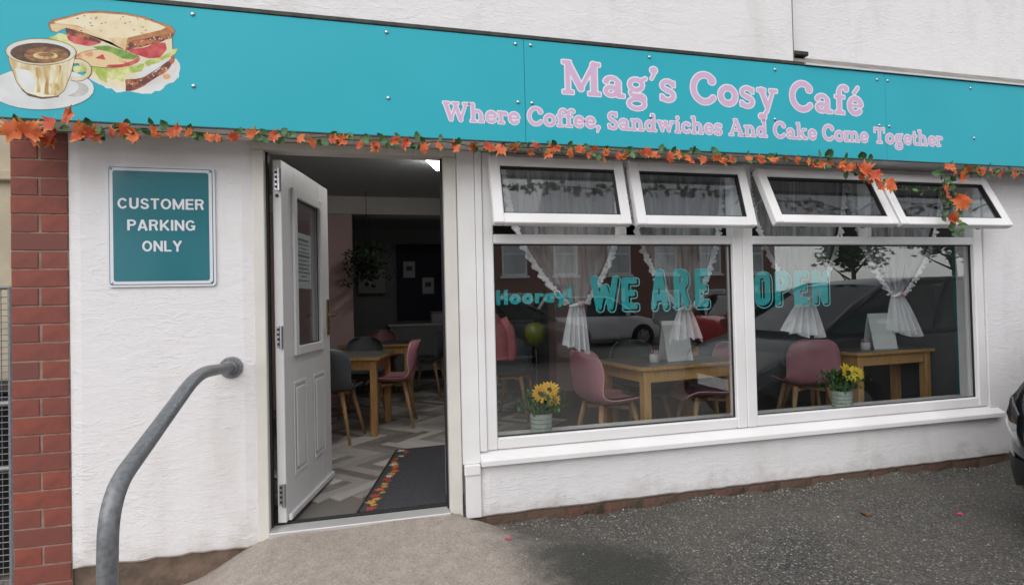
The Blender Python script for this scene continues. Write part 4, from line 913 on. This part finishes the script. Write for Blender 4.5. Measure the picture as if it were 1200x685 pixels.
def shell_mesh(m, me):
    prof = [(.235, .405, .165), (.225, .43, .20), (.17, .447, .222), (.06, .44, .232), (-.06, .432, .232), (-.13, .438, .225), (-.178, .465, .217), (-.207, .53, .212), (-.228, .61, .212), (-.245, .69, .208), (-.258, .75, .188), (-.266, .79, .150), (-.270, .812, .09)]
    n = 10; mb = MB(); k = len(prof)
    for i, (x, z, w) in enumerate(prof):
        a = min(1, max(0, (z-.44)/.2)) if i > 5 else 0
        for j in range(n+1):
            u = -1+2*j/n; u2 = u*u; mb.v.append(Vector((x+a*0.075*u2*u2+a*.02*u2, w*u, z+(1-a)*0.045*u2*u2*(1 if i > 1 else .4))))
    for i in range(k-1):
        for j in range(n): mb.f.append([i*(n+1)+j, i*(n+1)+j+1, (i+1)*(n+1)+j+1, (i+1)*(n+1)+j]); mb.fm.append(0)
    return mb.mesh('shell', [m, me], True)
SHELL = {'pink': shell_mesh('chair_pink', 'chair_pink_edge'), 'grey': shell_mesh('chair_grey', 'chair_grey_edge')}
CLEG = MB().tube([(.125, .115, .425), (.205, .205, 0.0)], [.021, .0125], 10).mesh('leg', 'oak_leg', True)
CBR = MB().box(-.15, .15, -.014, .014, .385, .41, .004).mesh('brace', 'oak_leg')
def cushion_mesh(m): return MB().grid(lambda u, v: (.2-.33*v, (-1+2*u)*.17*(1-.15*(2*v-1)**4), .452+.016*(1-(2*u-1)**4)*(1-(2*v-1)**4)+.03*(2*u-1)**4), 10, 10).mesh('seat_pad', m, True)
PAD = {'pink': cushion_mesh('chair_pink'), 'grey': cushion_mesh('chair_grey')}
def chair(col, label, x, y, rz):
    t = thing('shell_chair', label, 'chair', (x, y, 0), R(rz), 'moulded shell chairs')
    s = inst('shell', SHELL[col], t); md = s.modifiers.new('Solidify', 'SOLIDIFY'); md.thickness = 0.011; md.offset = 0; md.material_offset_rim = 1; mod_smooth(s, 1)
    inst('seat_pad', PAD[col], t)
    for k in range(4): inst('leg', CLEG, t, (0, 0, 0), (0, 0, R(90*k)))
    inst('brace', CBR, t, rot=(0, 0, R(45))); inst('brace', CBR, t, (0, 0, -.001), rot=(0, 0, R(-45)))
    return t
table('oak table with a white card, behind the word ARE window', 2.13, 0.63, R(7))
table('oak table with a white card in the right hand window', 4.06, 0.62, R(3), w=0.84, d=0.36)
table('oak table seen through the doorway, nearest to the door', -0.285, 2.33, R(-12.7), w=0.82, d=0.70)
table('oak table seen through the doorway, behind the nearest one', 0.05, 3.78, R(-8), w=0.84, d=0.65)
chair('pink', 'pink shell chair left of the table, above the first window sill', 1.62, 0.57, 8)
chair('grey', 'grey shell chair tucked behind the left window table', 2.09, 0.98, -92)
chair('pink', 'pink shell chair right of the left window table, cut by mullion', 2.43, 0.60, 172)
chair('pink', 'pink shell chair behind the right hand flower pot', 3.44, 0.72, 70)
chair('grey', 'grey shell chair beneath the right hand window table', 4.05, 1.30, -90)
chair('grey', 'grey shell chair just inside the open door', -0.35, 1.93, 74)
chair('pink', 'pink shell chair at the doorway table, its back to the right', 0.17, 2.36, 172)
chair('grey', 'grey shell chair on the far side of the nearest doorway table', -0.13, 2.95, -100)
chair('grey', 'grey shell chair at the far right of the doorway view', 0.66, 4.02, 160)
chair('pink', 'pink shell chair beyond the tables in the doorway view', 0.10, 4.55, -95)
chair('grey', 'grey shell chair deep in the room behind the word Hooray', 1.35, 2.3, 60)

def card(label, x, y, z, rz):
    t = thing('menu_card', label, 'menu', (x, y, z), R(rz), 'white table cards')
    th = R(12)
    for s in (-1, 1):
        mb = MB(); mb.M = Matrix.Translation((0, s*0.062, 0)) @ Matrix.Rotation(s*th, 4, 'X'); mb.box(-.108, .108, -.0012, .0012, 0.001, .298); mb.build('panel', 'paper', t)
    return t
card('white tent card on the left window table', 2.16, 0.56, 0.70, 4); card('white tent card on the right window table', 4.075, 0.60, 0.70, -6)
def jar(label, x, y, z):
    t = thing('sugar_jar', label, 'jar', (x, y, z), 0, 'white jars with sachets')
    MB().lathe([(0.030, 0), (0.034, .004), (0.034, .052), (0.031, .06), (0.029, .06), (0.029, .01)], 16).build('pot', 'white_ceramic', t, True)
    for k, m in enumerate(('chair_pink_edge', 'paper', 'chair_pink')):
        mb = MB(); mb.M = Matrix.Rotation(.9*k, 4, 'Z') @ Matrix.Translation((.008, 0, .03)) @ Matrix.Rotation(.3, 4, 'Y'); mb.box(-.011, .011, -.001, .001, 0, .058); mb.build('sachet', m, t)
jar('white sachet jar beside the card on the left window table', 1.955, 0.50, 0.70); jar('white sachet jar beside the card on the right window table', 3.895, 0.57, 0.70)
cr = thing('wooden_crate', 'small open wooden crate behind the card on left window table', 'crate', (2.36, 0.78, 0.70), R(7))
for z in (0.005, .045): 
    for sy in (-1, 1): bx('slat', 'oak', cr, -.09, .09, sy*.06-.004, sy*.06+.004, z, z+.034)
    for sx in (-1, 1): bx('slat', 'oak', cr, sx*.086-.004, sx*.086+.004, -.055, .055, z, z+.034)
bx('base', 'oak', cr, -.082, .082, -.056, .056, .001, .008)

# ================================================================== POTTED FLOWERS ON THE SILL
def flowers(label, x, y, z, heads, petal, seed):
    rr = random.Random(seed); t = thing('flower_pot', label, 'plant', (x, y, z), 0, 'artificial flowers on the window sill')
    prof = [(.052, 0), (.060, .004)]
    for k in range(4): z0 = .006+k*.027; prof += [(.064+k*.001, z0+.003), (.067+k*.001, z0+.013), (.064+k*.001, z0+.024)]
    prof += [(.066, .117), (.060, .118), (.058, .10)]
    MB().lathe(prof, 28).build('pot', 'pot_glaze', t, True)
    for k in range(1, 4): MB().tube([(.0655*math.cos(a), .0655*math.sin(a), .006+k*.027+.0015*math.sin(a*3)) for a in [2*math.pi*i/24 for i in range(24)]], .0022, 5, closed=True).build('pot_groove', 'pot_line', t)
    fo = MB()
    for k in range(640):
        a = rr.uniform(0, 2*math.pi); r = abs(rr.gauss(0, .055)); h = rr.uniform(.11, .235); q = Vector((r*math.cos(a)*(1+h*1.6), r*math.sin(a)*(1+h*1.6), h)); s = rr.uniform(.018, .034)
        fo.M = Matrix.Translation(q) @ Matrix.Rotation(a+rr.uniform(-.6, .6), 4, 'Z') @ Matrix.Rotation(rr.uniform(-.3, 1.3), 4, 'Y') @ Matrix.Diagonal((s, s, s*1.2, 1))
        fo.add([(0, 0, 0), (.1, .38, .45), (0, 0, 1.05), (.1, -.38, .45)], [(0, 1, 2), (0, 2, 3)])
    o = fo.build('foliage', 'leaf_green', t); o['kind'] = 'stuff'
    for (dx, dy, dz, s, tilt, az, eye) in heads:
        pb = MB(); base = Matrix.Translation((dx, dy, dz)) @ Matrix.Rotation(az, 4, 'Z') @ Matrix.Rotation(tilt, 4, 'X')
        for ring_, np_ in ((1.0, 16), (.78, 13)):
            for k in range(np_):
                a = 2*math.pi*k/np_+rr.uniform(-.1, .1)+ring_; ln = s*ring_*rr.uniform(.88, 1.08)
                pb.M = base @ Matrix.Rotation(a, 4, 'Z') @ Matrix.Rotation(rr.uniform(-.35, .05)-(0.25 if ring_ < 1 else 0), 4, 'Y')
                pb.add([(.18*ln, -.08*ln, 0), (.6*ln, -.17*ln, .05*ln), (ln, 0, .0), (.6*ln, .17*ln, .05*ln), (.18*ln, .08*ln, 0), (.6*ln, 0, .0)], [(0, 1, 5), (1, 2, 5), (2, 3, 5), (3, 4, 5), (4, 0, 5)])
        f = pb.build('flower', petal, t)
        if eye:
            e = MB(); e.M = base; e.lathe([(0, -.002), (.3*s, 0), (.27*s, .12*s), (0, .16*s)], 14); e.build('flower_eye', 'flower_eye', f)
        st = MB(); st.tube([(dx*.3, dy*.3, .1), (dx*.8, dy*.8, dz*.75), (dx, dy, dz-.004)], .003, 5); st.build('stem', 'vine', t)
    return t
flowers('pale ribbed pot of bright orange yellow sunflowers on the sill', 0.993, 0.165, 0.352, ((-.022, -.065, .245, .066, 1.2, 0.1, 1), (.045, -.045, .262, .066, 1.0, -.35, 1), (.062, -.06, .205, .048, 1.3, -.4, 0)), 'petal', 2)
flowers('grey ribbed pot of lemon yellow sunflowers on the sill', 3.245, 0.165, 0.352, ((-.005, -.065, .250, .076, 1.15, 0.0, 1), (.085, -.04, .235, .062, 1.0, -.5, 1)), 'petal_lemon', 5)

# ================================================================== DOOR MAT, CEILING LAMP, BACK OF THE ROOM
dm = thing('door_mat', 'dark grey entrance mat with printed autumn leaves along one edge', 'mat', (-0.10, 0.105, 0.001))
mq = [(0, 0), (.74, 0), (.74, 1.30), (.262, 1.27)]
def prism(name, q, h, m_, p): n = len(q); return MB().add([(x, y, 0) for x, y in q]+[(x, y, h) for x, y in q], [tuple(range(n))[::-1], tuple(range(n, 2*n))]+[(i, (i+1) % n, n+(i+1) % n, n+i) for i in range(n)]).build(name, m_, p)
prism('mat_body', mq, .007, 'mat_grey', dm); prism('binding', [(-.013, 0), (-.0005, 0), (.2615, 1.27), (.249, 1.275)], .008, 'gasket', dm); prism('binding', [(.262, 1.2705), (.74, 1.3005), (.74, 1.313), (.25, 1.282)], .008, 'gasket', dm)
lp = MB(); ra = [1, .45, .8, .45, .9, .4, .6, .35, .3, .35, .6, .4, .9, .45, .8, .45]
lp.add([(0, 0, 0)]+[(r_*math.cos(2*math.pi*i/16+1.57), r_*math.sin(2*math.pi*i/16+1.57), 0) for i, r_ in enumerate(ra)], [(0, 1+i, 1+(i+1) % 16) for i in range(16)])
LPM = {k: lp.mesh('leaf_print', k) for k in ('print_orange', 'print_red', 'print_white', 'print_gold')}
rm = random.Random(3)
for k in range(24):
    y = .03+k*.052; inst('leaf_print', LPM[rm.choice(list(LPM))], dm, (.03+y*.206+rm.uniform(0, .055), y, .0080+k*.00006), (0, 0, rm.uniform(0, 6)), [rm.uniform(.03, .055)]*3)
cl = thing('ceiling_light', 'lit white fluorescent batten on the cafe ceiling', 'light', (0.405, 1.36, 2.45), R(-20))
bx('housing', 'upvc', cl, -.06, .06, -.66, .66, -.035, -.001, .006); bx('diffuser', 'lamp_emit', cl, -.048, .048, -.645, .645, -.07, -.036, .014)
hb = thing('hanging_plant', 'trailing dark green plant in a hanging basket inside doorway', 'plant', (-0.06, 3.35, 1.62))
MB().lathe([(0.03, -.1), (.10, -.08), (.13, 0), (.125, .02), (.11, 0)], 16).build('basket', 'black_plastic', hb)
mb = MB()
for k in range(3): a = 2*math.pi*k/3; mb.tube([(.12*math.cos(a), .12*math.sin(a), .01), (0, 0, .42), (0, 0, .83)], .004, 5)
mb.build('hanger', 'black_plastic', hb)
fo = MB(); rr = random.Random(9)
for k in range(360):
    a = rr.uniform(0, 6.28); r = rr.uniform(.03, .29)*rr.uniform(.6, 1.1); h = rr.uniform(-.16, .20)-max(0, r-.18)*1.2+rr.uniform(-.04, .04); s = rr.uniform(.045, .09)
    fo.M = Matrix.Translation((r*math.cos(a), r*math.sin(a), h)) @ Matrix.Rotation(a, 4, 'Z') @ Matrix.Rotation(rr.uniform(.2, 2.4), 4, 'Y') @ Matrix.Diagonal((s, s, s, 1))
    fo.add([(0, 0, 0), (.1, .45, .5), (0, 0, 1.1), (.1, -.45, .5)], [(0, 1, 2), (0, 2, 3)])
fo.build('foliage', 'plant_dark', hb)['kind'] = 'stuff'
nbd = thing('notice_board', 'large dark navy board on the back wall with two papers', 'board', (0.95, 6.58, 1.53))
bx('board', 'board_navy', nbd, -.56, .56, -.02, 0, -.66, .66); mb = MB(); frame_ring(mb, -.585, .585, -.685, .685, .024, -.03, -.0); mb.build('frame', 'wall_greygreen', nbd)
for dx, dz in ((-.34, .22), (-.02, -.06)):
    p = bx('paper', 'paper', nbd, dx-.10, dx+.10, -.026, -.022, dz-.14, dz+.14); bx('drawing', 'paper_ink', p, dx-.05, dx+.05, -.0272, -.0265, dz-.02, dz+.06)
ct = thing('serving_counter', 'low pale counter against the back wall below the board', 'counter', (1.0, 6.2, 0))
bx('body', 'wall_greygreen', ct, -.75, 1.6, -.25, .25, 0, .80); bx('worktop', 'paper', ct, -.78, 1.63, -.28, .27, .802, .84, .004); bx('kick', 'gasket', ct, -.72, 1.57, -.255, -.251, .0, .08)
rd = thing('bread_bin', 'pale box on the counter at the far right of the doorway view', 'box', (1.12, 6.12, 0.84))
bx('body', 'white_ceramic', rd, -.2, .2, -.12, .12, 0, .16, .02); bx('lid', 'wall_cream', rd, -.205, .205, -.125, .125, .162, .185, .008)
cb = thing('cabinet', 'small pale wall cabinet on the back wall behind the hanging plant', 'cabinet', (-0.02, 6.45, 1.55))
bx('body', 'wall_cream', cb, -.22, .22, -.12, .13, -.2, .2, .004); bx('door', 'wall_cream', cb, -.2, -.003, -.136, -.122, -.18, .18, .002); bx('door', 'wall_cream', cb, .003, .2, -.136, -.122, -.18, .18, .002)
for s in (-1, 1): MB().tube([(s*.03, -.136, .0), (s*.03, -.155, .0), (s*.03, -.155, -.08), (s*.03, -.136, -.08)], .005, 6).build('handle', 'steel', cb)
bal = thing('balloon', 'yellow green balloon low in the room under the word Hooray', 'balloon', (1.64, 2.45, 0.81))
MB().lathe([(0.0, -.135), (.02, -.125), (.08, -.085), (.112, -.02), (.118, .03), (.10, .085), (.055, .122), (0, .132)], 20).build('envelope', 'balloon_yellow', bal, True)
MB().tube([(0, 0, -.13), (.01, .0, -.4), (-.02, .01, -.6), (0, 0, -.805)], .002, 4).build('string', 'paper', bal)
ctc = thing('draped_coat', 'pink coat hanging at the left edge of the window', 'coat', (0.835, 0.95, 0))
def coatf(u, v):
    a = 2*math.pi*u; w = .10+.05*min(1, v*3)+.02*v+.012*math.sin(a*3+v*7); return (w*math.cos(a), .07*math.sin(a)*(1+.3*v), 1.09-.36*v-.05*math.cos(a)**2*(1-v))
MB().grid(coatf, 28, 12).build('body', 'coat_pink', ctc, True)
for s in (-1, 1): MB().tube([(s*.10, 0, 1.03), (s*.155, -.01, .93), (s*.17, -.02, .80), (s*.165, -.02, .72)], [.045, .048, .044, .038], 10).build('sleeve', 'coat_pink', ctc, True)
mb = MB(); mb.tube([(-.13, 0, 1.04), (0, 0, 1.10), (.13, 0, 1.04)], .01, 8); mb.tube([(0, 0, 1.09), (0, 0, .02)], .014, 10); mb.lathe([(.16, 0), (.16, .012), (.02, .022)], 20); mb.build('stand', 'black_plastic', ctc)

# ================================================================== VEHICLES
def car(label, paint, loc, rz, L=4.0, W=1.74, H=1.46, hood=0.92, hl=0.95):
    """hatchback pointing along local -x (front at x=0), centred on y, ground z=0"""
    t = thing('parked_car', label, 'car', loc, rz, 'parked cars')
    hw = W/2
    st = [(0.0, .60, .30, .56), (.05, .74, .24, .66), (.16, .87, .20, .76), (.38, .955, .19, hood-.10), (.70, .99, .19, hood-.04), (hl, 1.0, .19, hood+.02), (1.6, 1.0, .19, hood+.03), (2.3, 1.0, .19, hood+.045), (3.0, 1.0, .19, hood+.06), (L-.55, .98, .20, hood+.07), (L-.22, .93, .24, hood+.05), (L-.06, .86, .30, hood-.04), (L, .74, .36, hood-.2)]
    mb = MB(); k = 0; prof_n = 0
    for x, wf, zb, zt in st:
        w = hw*wf; m_ = (zb+zt)/2
        pr = [(w*.80, zb-.02), (w*.95, zb+.04), (w*.985, zb+.14), (w, m_), (w*.985, zt-.12), (w*.955, zt-.03), (w*.86, zt), (w*.45, zt+.025), (0, zt+.032)]
        ring = [(x, y, z) for y, z in pr]+[(x, -y, z) for y, z in pr[-2::-1]]
        mb.v += [Vector(p) for p in ring]; prof_n = len(ring)
    n = prof_n
    for i in range(len(st)-1):
        for j in range(n-1): mb.f.append([i*n+j, i*n+j+1, (i+1)*n+j+1, (i+1)*n+j]); mb.fm.append(0)
    mb.f.append(list(range(n))[::-1]); mb.fm.append(0); mb.f.append([(len(st)-1)*n+j for j in range(n)]); mb.fm.append(0)
    mod_smooth(mb.build('body', paint, t, True), 2)
    # cabin: glazed sides with painted roof and pillars
    b0, b1, r0, r1 = hl-.05, L-.18, hl+.72, L-.62; zb = hood+.015; wb, wr = hw*.93, hw*.72
    mb = MB(); P = {}
    def ring(x, w, z): return [(x, w, z), (x, -w, z)]
    base = [(b0, wb*.86), (b0+.35, wb), (b0+1.1, wb), (b1-.5, wb), (b1, wb*.88)]; top = [(r0, wr*.9), (r0+.22, wr), (r0+.75, wr*1.01), (r1-.15, wr), (r1+.05, wr*.9)]
    zt_ = [H-.09, H-.035, H-.02, H-.03, H-.075]
    for s in (1, -1):
        for i in range(4):
            a, b_ = base[i], base[i+1]; c, d = top[i+1], top[i]
            q = [(a[0], s*a[1], zb+.03*i/4), (b_[0], s*b_[1], zb+.03*(i+1)/4), (c[0], s*c[1], zt_[i+1]), (d[0], s*d[1], zt_[i])]; mb.add(q, [(0, 1, 2, 3) if s > 0 else (3, 2, 1, 0)])
    for e in (0, -1):
        (bx0, bw), (tx, tw), z = base[e], top[e], zt_[e]
        q = [(bx0, bw, zb+(.03 if e else 0)), (tx, tw, z), (tx, -tw, z), (bx0, -bw, zb+(.03 if e else 0)), (bx0-(.08 if e == 0 else -.05), 0, zb+.01), (tx-(.05 if e == 0 else -.04), 0, z+.015)]
        mb.add(q, [(0, 1, 5, 4) if e == 0 else (4, 5, 1, 0), (4, 5, 2, 3) if e == 0 else (3, 2, 5, 4)])
    mb.build('glazing', 'car_glass', t)
    mb = MB(); vs = []
    for (x, w), z in zip(top, zt_): vs += [(x, w+.004, z-.01), (x, w*.8, z+.03), (x, 0, z+.045), (x, -w*.8, z+.03), (x, -w-.004, z-.01)]
    mb.add(vs, [(i*5+j, i*5+j+1, (i+1)*5+j+1, (i+1)*5+j) for i in range(4) for j in range(4)]); mod_smooth(mb.build('roof', paint, t, True), 1)
    for s in (1, -1):
        for i, rad in ((0, .032), (2, .03), (4, .05)):
            a, d = base[i], top[i]; MB().tube([(a[0], s*a[1], zb), ((a[0]+d[0])/2-.02*(i == 0), s*((a[1]+d[1])/2+.01), (zb+zt_[i])/2+.02), (d[0], s*d[1], zt_[i])], rad, 8).build('pillar', paint if i != 2 else 'black_plastic', t, True)
        MB().tube([(top[i][0], s*(top[i][1]+.006), zt_[i]) for i in range(5)], .02, 8).build('roof_rail', paint, t, True)
        MB().tube([(base[i][0], s*(base[i][1]+.01), zb+.005+.03*i/4) for i in range(5)], .014, 8).build('window_trim', 'black_plastic', t, True)
        m_ = MB(); m_.M = Matrix.Translation((b0+.42, s*(hw+.10), zb+.06)); m_.box(-.07, .05, -.10, .09, -.06, .07, .03); m_.build('mirror', paint, t)
        def wing(x, k, off=.012):
            q = [np.interp(x, [p[0] for p in st], [p[c] for p in st]) for c in (1, 2, 3)]; w = hw*q[0]; zb2, zt2 = q[1], q[2]
            pr = [(w*.80, zb2-.02), (w*.95, zb2+.04), (w*.985, zb2+.14), (w, (zb2+zt2)/2), (w*.985, zt2-.12), (w*.955, zt2-.03), (w*.86, zt2), (w*.45, zt2+.025), (0, zt2+.032)]
            a_ = np.interp(k, range(9), [p[0] for p in pr]); b2 = np.interp(k, range(9), [p[1] for p in pr]); return (x-off*.6, s*(a_+off*.5), b2+off*.2)
        MB().grid(lambda u, v: wing(.03+.36*u+.05*v, 3.75+1.5*v-.3*u*v, .012*math.sin(math.pi*min(1, u+.15))+.004), 12, 8).build('headlight', 'lamp_glass', t, True)
        MB().grid(lambda u, v: wing(.01+.11*u, 1.2+1.7*v, .010), 6, 6).build('side_intake', 'black_plastic', t, True)
        tl = MB(); tl.box(L-.16, L-.02, s*hw*.83-.09, s*hw*.83+.07, hood-.22, hood-.02, .02); tl.build('tail_light', 'lamp_red', t)
        for wx in (.78, L-.75):
            MB().tube([(wx, s*(hw-.20), .30), (wx, s*(hw+.008), .30)], .365, 24).build('wheel_arch', 'black_plastic', t)
            w_ = MB().tube([(wx, s*(hw-.19), .305), (wx, s*(hw-.10), .305), (wx, s*(hw+.012), .305), (wx, s*(hw+.016), .305)], [.28, .305, .305, .29], 24).build('tyre', 'rubber', t, True)
            rm_ = MB(); rm_.tube([(wx, s*(hw+.0165), .305), (wx, s*(hw+.022), .305)], .205, 20)
            for q in range(5): a = 2*math.pi*q/5; rm_.tube([(wx, s*(hw+.028), .305), (wx+.19*math.cos(a), s*(hw+.024), .305+.19*math.sin(a))], .022, 6)
            rm_.build('rim', 'steel', w_)
    gr = MB(); gr.box(-.012, .06, -hw*.50, hw*.50, .30, .42, .02); gr.build('lower_grille', 'black_plastic', t)
    gr = MB(); gr.box(.0, .08, -hw*.34, hw*.34, .55, .62, .02); gr.build('upper_grille', 'black_plastic', t)
    bx('number_plate', 'paper', t, -.022, -.008, -.25, .25, .44, .545, .003)
    return t
G0 = lambda x, y: gz(x, y)
car('dark blue grey car parked close to the wall at right', 'paint_dark', (3.22, -1.56, G0(3.5, -1.5)), 0.0, L=3.95, W=1.72, H=1.47, hood=0.95, hl=0.72)
car('red car parked across the forecourt, reflected in the window', 'paint_red', (12.0, -8.8, G0(8, -8)), math.pi, L=4.2, H=1.5)
car('silver car parked far across the street, reflected in window', 'paint_silver', (8.8, -13.2, G0(8, -13)), math.pi, L=4.4, H=1.55)
car('black car parked behind the viewer, reflected under the word Hooray', 'paint_black', (5.0, -9.6, G0(4, -9)), math.pi, L=4.2, H=1.45)

# ================================================================== ACROSS THE STREET (seen mirrored in the glass)
def house(label, x0, x1, y, mir):
    t = thing('terraced_house', label, 'house', ((x0+x1)/2, y, -0.35), math.pi, 'terraced houses across the street')
    w = (x1-x0)/2
    bx('wall', 'house_brick', t, -w, w, 0, 7, 0, 5.9); bx('band', 'house_window_white', t, -w, w, -.04, -.002, 5.7, 5.88)
    rf = MB(); rf.add([(-w, -.3, 5.9), (w, -.3, 5.9), (w, 3.5, 8.1), (-w, 3.5, 8.1), (-w, 7.3, 5.9), (w, 7.3, 5.9)], [(0, 1, 2, 3), (3, 2, 5, 4), (0, 3, 4), (1, 5, 2), (0, 4, 5, 1)]); r_ = rf.build('roof', 'slate', t); bx('chimney', 'house_brick', r_, -.4, .4, 3.1, 3.9, 7.4, 9.2)
    def wn_(cx, cz, ww, hh):
        mb = MB(); frame_ring(mb, cx-ww/2, cx+ww/2, cz-hh/2, cz+hh/2, .07, -.05, .01-.012); mb.box(cx-ww/2+.07, cx+ww/2-.07, -.045, -.004, cz+.06, cz+.12); f = mb.build('window', 'house_window_white', t)
        bx('pane', 'house_pane', f, cx-ww/2+.071, cx+ww/2-.071, -.016, -.003, cz-hh/2+.071, cz+hh/2-.071); bx('sill', 'house_window_white', f, cx-ww/2-.08, cx+ww/2+.08, -.12, -.001, cz-hh/2-.10, cz-hh/2-.004)
    for cx in (-1.0, 1.1): wn_(cx*mir, 3.25, 1.0, 1.5)
    wn_(1.05*mir, 1.15, 1.25, 1.35)
    d = bx('door', 'paint_dark', t, -1.0*mir-.42, -1.0*mir+.42, -.05, -.002, .15, 2.15); bx('door_pane', 'house_pane', d, -1.0*mir-.2, -1.0*mir+.2, -.056, -.0505, 1.4, 1.95)
n_ = 0
for x0 in np.arange(-8.6, 16, 4.3):
    house('brown brick terraced house with white windows, number %s from the right' % ('six', 'five', 'four', 'three', 'two', 'one')[min(5, n_)], float(x0), float(x0)+4.28, -17.6, 1 if n_ % 2 else -1); n_ += 1
def tree(label, x, y, h, rad, seed):
    rr = random.Random(seed); t = thing('street_tree', label, 'tree', (x, y, -0.4), 0, 'trees across the street')
    tr = MB(); tr.tube([(0, 0, 0), (.05, .02, h*.25), (-.05, .05, h*.5), (.0, 0, h*.8)], [.22, .17, .12, .04], 10)
    for k in range(7): a = rr.uniform(0, 6.28); z = h*rr.uniform(.3, .6); q = rad*rr.uniform(.5, .8); tr.tube([(0, 0, z), (q*.5*math.cos(a), q*.5*math.sin(a), z+.6), (q*math.cos(a), q*math.sin(a), z+1.3)], [.08, .05, .02], 6)
    tr.build('trunk', 'bark', t, True)
    cr_ = MB(); cl_ = []
    for k in range(26): a = rr.uniform(0, 6.28); el = rr.uniform(-.5, 1.3); q = rad*rr.uniform(.3, .95); cl_.append((q*math.cos(a)*math.cos(el), q*math.sin(a)*math.cos(el), h*.66+q*math.sin(el), rad*rr.uniform(.22, .4)))
    for c in cl_:
        for k in range(110):
            p = Vector((c[0]+rr.gauss(0, c[3]*.5), c[1]+rr.gauss(0, c[3]*.5), c[2]+rr.gauss(0, c[3]*.4))); s = rr.uniform(.24, .46)
            cr_.M = Matrix.Translation(p) @ Matrix.Rotation(rr.uniform(0, 6.28), 4, 'Z') @ Matrix.Rotation(rr.uniform(0, 3.1), 4, 'X') @ Matrix.Diagonal((s, s, s, 1)); cr_.add([(-.5, 0, 0), (0, .3, .1), (.6, 0, 0), (0, -.3, .1)], [(0, 1, 2, 3)])
    cr_.build('crown', 'tree_leaf', t)
tree('leafy tree at the end of the brick terrace', 31, -27, 6.2, 2.2, 1); tree('tall leafy tree beyond the brick terrace, further along', 37, -25, 7.5, 2.8, 2); tree('broad leafy tree far right of the brick terrace', 46, -24, 7.0, 3.0, 3)
hd = thing('garden_hedge', 'low clipped hedge beside the brick terrace', 'hedge', (33, -22, -0.4))
rr = random.Random(8); hg = MB()
for k in range(5200):
    p = Vector((rr.uniform(-13, 13), rr.uniform(-.5, .5), rr.uniform(0, 1.5))); s = rr.uniform(.08, .16); hg.M = Matrix.Translation(p) @ Matrix.Rotation(rr.uniform(0, 6.28), 4, 'Z') @ Matrix.Rotation(rr.uniform(0, 3.1), 4, 'X') @ Matrix.Diagonal((s, s, s, 1)); hg.add([(-.5, 0, 0), (0, .4, .1), (.6, 0, 0), (0, -.4, .1)], [(0, 1, 2, 3)])
hg.build('foliage', 'tree_leaf', hd)['kind'] = 'stuff'; bx('core', 'bark', hd, -12.9, 12.9, -.35, .35, 0, 1.35)

# ================================================================== LITTER ON THE GROUND
def scrap(name, label, cat, x, y, m, s, seed):
    rr = random.Random(seed); mb = MB(); n = 11; vs = [(0, 0, .004)]
    for k in range(n): a = 2*math.pi*k/n; r = s*rr.uniform(.55, 1.1); vs.append((r*math.cos(a), r*.7*math.sin(a), rr.uniform(.0, .35)*s+.002))
    mb.add(vs, [(0, 1+k, 1+(k+1) % n) for k in range(n)]); o = mb.build(name, m, loc=(x, y, gz(x, y)+.003)); o.rotation_euler = (0, 0, rr.uniform(0, 6)); md = o.modifiers.new('Solidify', 'SOLIDIFY'); md.thickness = .0015; tag(o, label, cat); return o
scrap('petal', 'small bright pink petal lying by the concrete ramp', 'petal', 0.645, -0.36, 'litter_pink', .017, 1)
scrap('petal', 'bright pink petal on the tarmac beside the parked car', 'petal', 3.30, -0.60, 'litter_pink', .022, 2)
scrap('dead_leaf', 'curled brown dead leaf on the tarmac below the right window', 'leaf', 2.80, -0.44, 'dead_leaf', .040, 3)
gv = MB(); rr = random.Random(31)
for k in range(170):
    x = rr.uniform(.6, 4.6); y = rr.choice((rr.uniform(-1.0, 0), rr.uniform(-.05, .02))); s = rr.uniform(.003, .0085)
    gv.M = Matrix.Translation((x, y, gz(x, y)+s*.3)) @ Matrix.Rotation(rr.uniform(0, 6), 4, 'Z') @ Matrix.Rotation(rr.uniform(0, 3), 4, 'X') @ Matrix.Diagonal((s, s*.8, s*.55, 1)); gv.add([(1, 0, 0), (-1, .1, 0), (0, 1, .1), (.1, -1, 0), (0, 0, 1), (0, 0, -1)], [(0, 2, 4), (2, 1, 4), (1, 3, 4), (3, 0, 4), (2, 0, 5), (1, 2, 5), (3, 1, 5), (0, 3, 5)])
g_ = gv.build('loose_grit', 'stone_chip'); g_['kind'] = 'stuff'; g_['label'] = 'pale stone chips scattered on the tarmac'; g_['category'] = 'grit'
